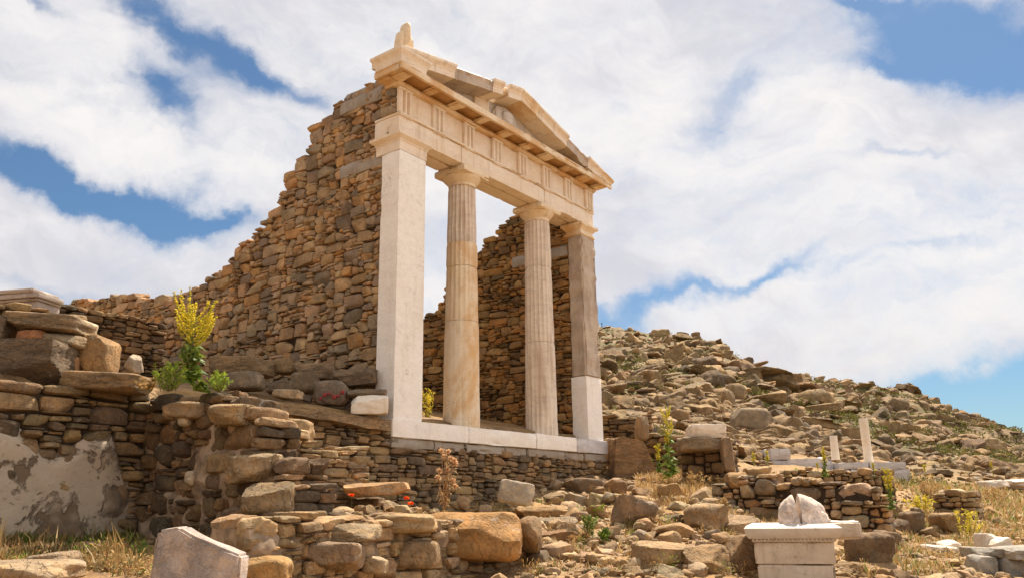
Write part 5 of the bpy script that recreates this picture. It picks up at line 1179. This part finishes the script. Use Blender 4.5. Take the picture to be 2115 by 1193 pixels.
for (px, py, w_, h_, cols, lb) in [(1233, 1070, 32, 26, LG, 'round green bush above the brown shrub'), (1215, 1118, 34, 46, GR, 'tall green shrub with reddish base on the rocks'), (1248, 1120, 24, 24, GR, 'dark green shrub right of the tall shrub'), (1577, 1056, 42, 42, GR, 'green bush growing at the foot of the field wall'),
   (1817, 1098, 24, 26, LG, 'light green sprig on the shaded wall end'), (1795, 1172, 18, 20, GR, 'tiny green sprig beside the altar'), (1340, 975, 26, 26, LG, 'green tuft at the foot of the leaning slab'), (1210, 1120, 30, 18, DRY, 'rusty dry tuft beneath the tall green shrub'), (1440, 1012, 60, 36, DRY, 'dry brown thicket below the tall mullein'), (1375, 1005, 50, 30, DRY, 'dry straw coloured bush left of the thicket'), (1500, 1016, 40, 30, DRY, 'dry weeds left of the field wall'),
   (1085, 1150, 26, 40, DRY, 'dry weed beside the round brown boulder'), (1650, 985, 30, 14, LG, 'low green tuft on top of the field wall'), (1745, 1002, 40, 12, LG, 'green mat beside the rounded tan boulder'), (885, 865, 46, 62, YL, 'yellow dry shrub inside the temple doorway'), (1905, 1065, 40, 36, YL, 'pale yellow herb bush by the path'), (1925, 1040, 50, 40, DRY, 'straw coloured bush on the field'), (2060, 1045, 90, 34, DRY, 'wide tawny bush on the dry field'), (1500, 1075, 12, 40, DRY, 'upright dry stalks before the pale boulder')]:
    if lb.startswith('yellow dry shrub'): p_ = on(px, py, 1, 1.2); D = 13.4
    else: p_, D = at_ground(px, py)
    w_m = w_*D/FPX/2
    bush(lb, p_, w_m, h_*D/FPX, int(px)+int(py), cols, 420, 'dry_bush' if cols is DRY else 'green_bush', .045*max(1, D/11), 'bush')
# thistle with dry heads, poppies
o = empty('thistle', atd(918, 1050, 9.4), 'dry brown thistle with fluffy seed heads in front of the foundation', 'plant'); g = Geo(); hd = Geo(); rg_ = np.random.default_rng(8); b = np.array(o.location)
for i, (px, py) in enumerate([(912, 930), (925, 932), (917, 942), (938, 950), (940, 956), (930, 946), (908, 972), (936, 992), (941, 1004), (905, 985), (925, 968)]):
    e = atd(px, py, 9.35+.1*rg_.random()); m_ = b+(e-b)*.5+rg_.normal(size=3)*.02; tt = np.linspace(0, 1, 7)[:, None]; pts = b*(1-tt)**2+2*m_*tt*(1-tt)+e*tt**2; tube(g, pts, .006, .002, (.42, .24, .11), 5)
    n_ = 70; dr = rg_.normal(size=(n_, 3)); dr[:, 2] += .3; leaves(hd, np.repeat(e[None], n_, 0), dr, .042, .012, rg_, np.array([(.72, .48, .26), (.80, .60, .40), (.60, .36, .18)]), .2, 0); hd.link('seed_head', o); hd = Geo()
    lv = rg_.integers(0, 7, 16); leaves(g, pts[lv], rg_.normal(size=(16, 3)), .07, .014, rg_, DRY, .2, .3)
g.link('stems', o)
for lb, px, py, D in [('upper red poppy behind the front wall', 840, 1030, 9.0), ('lower orange red poppy just below the other poppy', 848, 1041, 8.8), ('small red poppy in front of the slab stub', 726, 1024, 8.8)]:
    e = atd(px, py, D); b = e-np.array([.01, .01, .17]); o = empty('poppy', b, lb, 'flower', 'red poppies'); g = Geo(); tube(g, [b, (b+e)/2+[.01, 0, 0], e], .0025, .002, (.25, .22, .06), 4); g.link('stem', o); g = Geo(); rg_ = np.random.default_rng(int(px)); n_ = 9
    a = np.arange(n_)/n_*6.28*2; leaves(g, np.repeat(e[None], n_, 0), np.stack([np.cos(a), np.sin(a), .5+0*a], 1), .042, .046, rg_, np.array([(.75, .06, .01), (.80, .14, .02)]), .2, -.2); g.link('petals', o, 'petal')
# dry grass, far too many blades to count
def grass(name, label, regions, seed, zf=None):
    rg_ = np.random.default_rng(seed); g = Geo()
    for (x0, x1, y0, y1, n_, h0, cols) in regions:
        Dm = []
        A = rg_.uniform(x0, x1, n_); D0 = np.array([hit(x, y1)[1] for x in np.linspace(x0, x1, 6)]); D1 = np.array([hit(x, y0)[1] for x in np.linspace(x0, x1, 6)])
        xi = np.linspace(x0, x1, 6); lo = np.interp(A, xi, D0); hi = np.interp(A, xi, D1); D = lo*(hi/lo)**rg_.random(n_); 
        lat = (A-1057.5)/FPX*D; XY = CAM[:2]+D[:, None]*FH+lat[:, None]*RH; cl_ = vnoise(XY[:, 0]*2.2, XY[:, 1]*2.2, 4)+.5*vnoise(XY[:, 0]*7, XY[:, 1]*7, 5); k = cl_ > .62; XY = XY[k]; cl_ = cl_[k]
        P = np.concatenate([XY, ground(XY[:, 0], XY[:, 1])[:, None]-.01], 1); m_ = len(P); hh = h0*rg_.uniform(.4, 1.3, m_)*(cl_-.2); a = rg_.uniform(0, 6.28, m_); bend = rg_.uniform(.1, .8, m_); sd_ = np.stack([-np.sin(a), np.cos(a), 0*a], 1); w = (.0035+.0006*np.linalg.norm(P-CAM, axis=1))[:, None]*rg_.uniform(.6, 1.3, (m_, 1))
        rows = []
        for s, ww in ((0, 1), (.45, .8), (1, .08)):
            c = P+np.stack([np.cos(a)*bend*hh*s*s, np.sin(a)*bend*hh*s*s, hh*s*(1-.25*bend*s)], 1); rows += [c-sd_*w*ww, c+sd_*w*ww]
        V = np.stack(rows, 1).reshape(-1, 3); i = np.arange(m_)[:, None]*6; F = np.concatenate([i+np.array([[0, 1, 3, 2]]), i+np.array([[2, 3, 5, 4]])]); C = np.repeat(cols[rg_.integers(0, len(cols), m_)]*rg_.uniform(.75, 1.25, (m_, 1)), 6, 0); g.add(V, F, C)
    tag(g.link(name), label, 'grass', kind='stuff')
MIX = np.concatenate([DRY, DRY, np.array([(.20, .24, .05), (.15, .20, .04)])]); GRN = np.concatenate([GR, LG, DRY])
grass('dry_grass', 'dry orange and green grass in the pit at lower left', [(-40, 330, 1095, 1190, 9000, .10, MIX*.6), (0, 300, 1085, 1125, 3200, .15, GRN*.55), (0, 300, 1085, 1190, 260, .34, DRY*.8), (430, 560, 1120, 1190, 900, .14, MIX)], 1)
grass('dry_grass', 'dry straw grass along the path and in the yard', [(1300, 1480, 960, 1045, 7000, .16, DRY), (1080, 1300, 1040, 1190, 2500, .10, MIX), (640, 1060, 1030, 1056, 1800, .12, MIX), (1440, 1600, 1040, 1110, 1200, .09, MIX)], 2)
grass('dry_grass', 'tawny grass over the lower right corner and field', [(1740, 2115, 1080, 1190, 14000, .16, MIX), (1850, 2115, 1000, 1080, 14000, .24, MIX), (2115, 2560, 1010, 1190, 14000, .2, MIX), (1600, 1900, 985, 1010, 3000, .3, MIX)], 3)
rg_ = np.random.default_rng(57); g = Geo(); Pw = []
for (x0, x1, y0, y1, n_) in [(1080, 1600, 1000, 1190, 300), (1600, 2115, 1000, 1190, 420), (2115, 2600, 1010, 1190, 300), (600, 1060, 1012, 1056, 90), (0, 520, 1090, 1190, 160)]:
    for _ in range(n_): Pw.append(hit(rg_.uniform(x0, x1), rg_.uniform(y0, y1))[0])
Pw = np.array(Pw); kk_ = vnoise(Pw[:, 0]*1.1, Pw[:, 1]*1.1, 77) > .42; Pw = Pw[kk_]; Pw = Pw[~((Pw[:, 1] > 0) & (Pw[:, 0] < 6.2))]; m_ = 70; rad_ = np.repeat(rg_.uniform(.05, .16, len(Pw)), m_); cc_ = np.repeat(rg_.random(len(Pw)) < .25, m_)
dr = rg_.normal(size=(len(Pw)*m_, 3)); dr[:, 2] = np.abs(dr[:, 2])*1.3+.2; dr /= np.linalg.norm(dr, axis=1, keepdims=True); Pq = np.repeat(Pw, m_, 0)+dr*(rad_*rg_.random(len(rad_)))[:, None]
for sel_, cs_ in ((cc_, np.concatenate([GR, LG])), (~cc_, np.concatenate([DRY, np.array([(.55, .30, .08), (.30, .15, .06)])]))): leaves(g, Pq[sel_], dr[sel_], rad_[sel_]*.45, rad_[sel_]*.07, rg_, cs_, .2, .25)
tag(g.link('dry_weeds'), 'tangled dry and greenish weeds between the stones', 'weeds', kind='stuff')
# low shrubs spread over the hill
rg_ = np.random.default_rng(17); g = Geo(); N = 17000; A_ = rg_.uniform(900, 2600, N); Rc = np.interp(A_, [p[0] for p in SKR], [p[1] for p in SKR]); D_ = 24*np.exp(np.log(Rc/24)*rg_.random(N)**.8); lat = (A_-1057.5)/FPX*D_; XY = CAM[:2]+D_[:, None]*FH+lat[:, None]*RH
k = vnoise(XY[:, 0]*.06+4, XY[:, 1]*.06, 31)+.4*vnoise(XY[:, 0]*.3, XY[:, 1]*.3, 32) > .58; XY = XY[k]; D_ = D_[k]; P = np.concatenate([XY, ground(XY[:, 0], XY[:, 1])[:, None]], 1); m_ = 26
Pq = np.repeat(P, m_, 0); rad = np.repeat(np.clip(D_/100, .3, 1.1), m_); dr = rg_.normal(size=Pq.shape); dr[:, 2] = np.abs(dr[:, 2])*.6; dr /= np.linalg.norm(dr, axis=1, keepdims=True); Pq = Pq+dr*(rad*.7*rg_.random(len(Pq)))[:, None]
leaves(g, Pq, dr, rad*.35, rad*.22, rg_, np.array([(.15, .16, .03), (.11, .11, .025), (.22, .20, .05), (.20, .12, .05), (.08, .08, .02)]), .2, .1); tag(g.link('hill_scrub'), 'low olive scrub spread between the hillside rocks', 'scrub', kind='stuff')

# ================================================================= the tiny hiker on the hilltop
pD = 330.0; h_, D = hit(1243, 690); pp_ = atd(1243, 672, 325.0); gz = float(ground(pp_[0], pp_[1])); zz0 = max(gz, float(pp_[2])-.3)
o = bpy.data.meshes.new('person'); bm = bmesh.new()
J = {'pelvis': (0, 0, .95), 'chest': (0, 0, 1.35), 'neck': (0, 0, 1.5), 'head': (0, .01, 1.62), 'top': (0, .01, 1.74), 'lh': (-.1, 0, .92), 'lk': (-.11, -.02, .5), 'lf': (-.12, .02, .06), 'rh': (.1, 0, .92), 'rk': (.12, .06, .5), 'rf': (.13, .0, .06), 'ls': (-.19, 0, 1.42), 'le': (-.25, .02, 1.15), 'lw': (-.22, -.1, .92), 'rs': (.19, 0, 1.42), 're': (.26, .0, 1.15), 'rw': (.24, -.08, .92), 'lt': (-.12, -.14, .03), 'rt': (.13, -.16, .03)}
rad = {'pelvis': .14, 'chest': .16, 'neck': .055, 'head': .095, 'top': .07, 'lh': .09, 'rh': .09, 'lk': .06, 'rk': .06, 'lf': .045, 'rf': .045, 'ls': .06, 'rs': .06, 'le': .045, 're': .045, 'lw': .035, 'rw': .035, 'lt': .035, 'rt': .035}
vs = {k_: bm.verts.new(v_) for k_, v_ in J.items()}
for a, b in [('pelvis', 'chest'), ('chest', 'neck'), ('neck', 'head'), ('head', 'top'), ('pelvis', 'lh'), ('lh', 'lk'), ('lk', 'lf'), ('pelvis', 'rh'), ('rh', 'rk'), ('rk', 'rf'), ('chest', 'ls'), ('ls', 'le'), ('le', 'lw'), ('chest', 'rs'), ('rs', 're'), ('re', 'rw'), ('lf', 'lt'), ('rf', 'rt')]: bm.edges.new((vs[a], vs[b]))
bm.to_mesh(o); names_ = list(J); bm.free(); po = link('person', o, M['cloth']); po.location = (float(pp_[0]), float(pp_[1]), zz0); po.rotation_euler = (0, 0, YAW-math.pi/2)
sk_ = po.modifiers.new('skin', 'SKIN'); po.modifiers.new('sub', 'SUBSURF').levels = 1
for i, k_ in enumerate(names_): o.skin_vertices[0].data[i].radius = (rad[k_], rad[k_]); o.skin_vertices[0].data[i].use_root = (k_ == 'pelvis')
tag(po, 'tiny hiker in dark clothes standing on the hilltop', 'person')
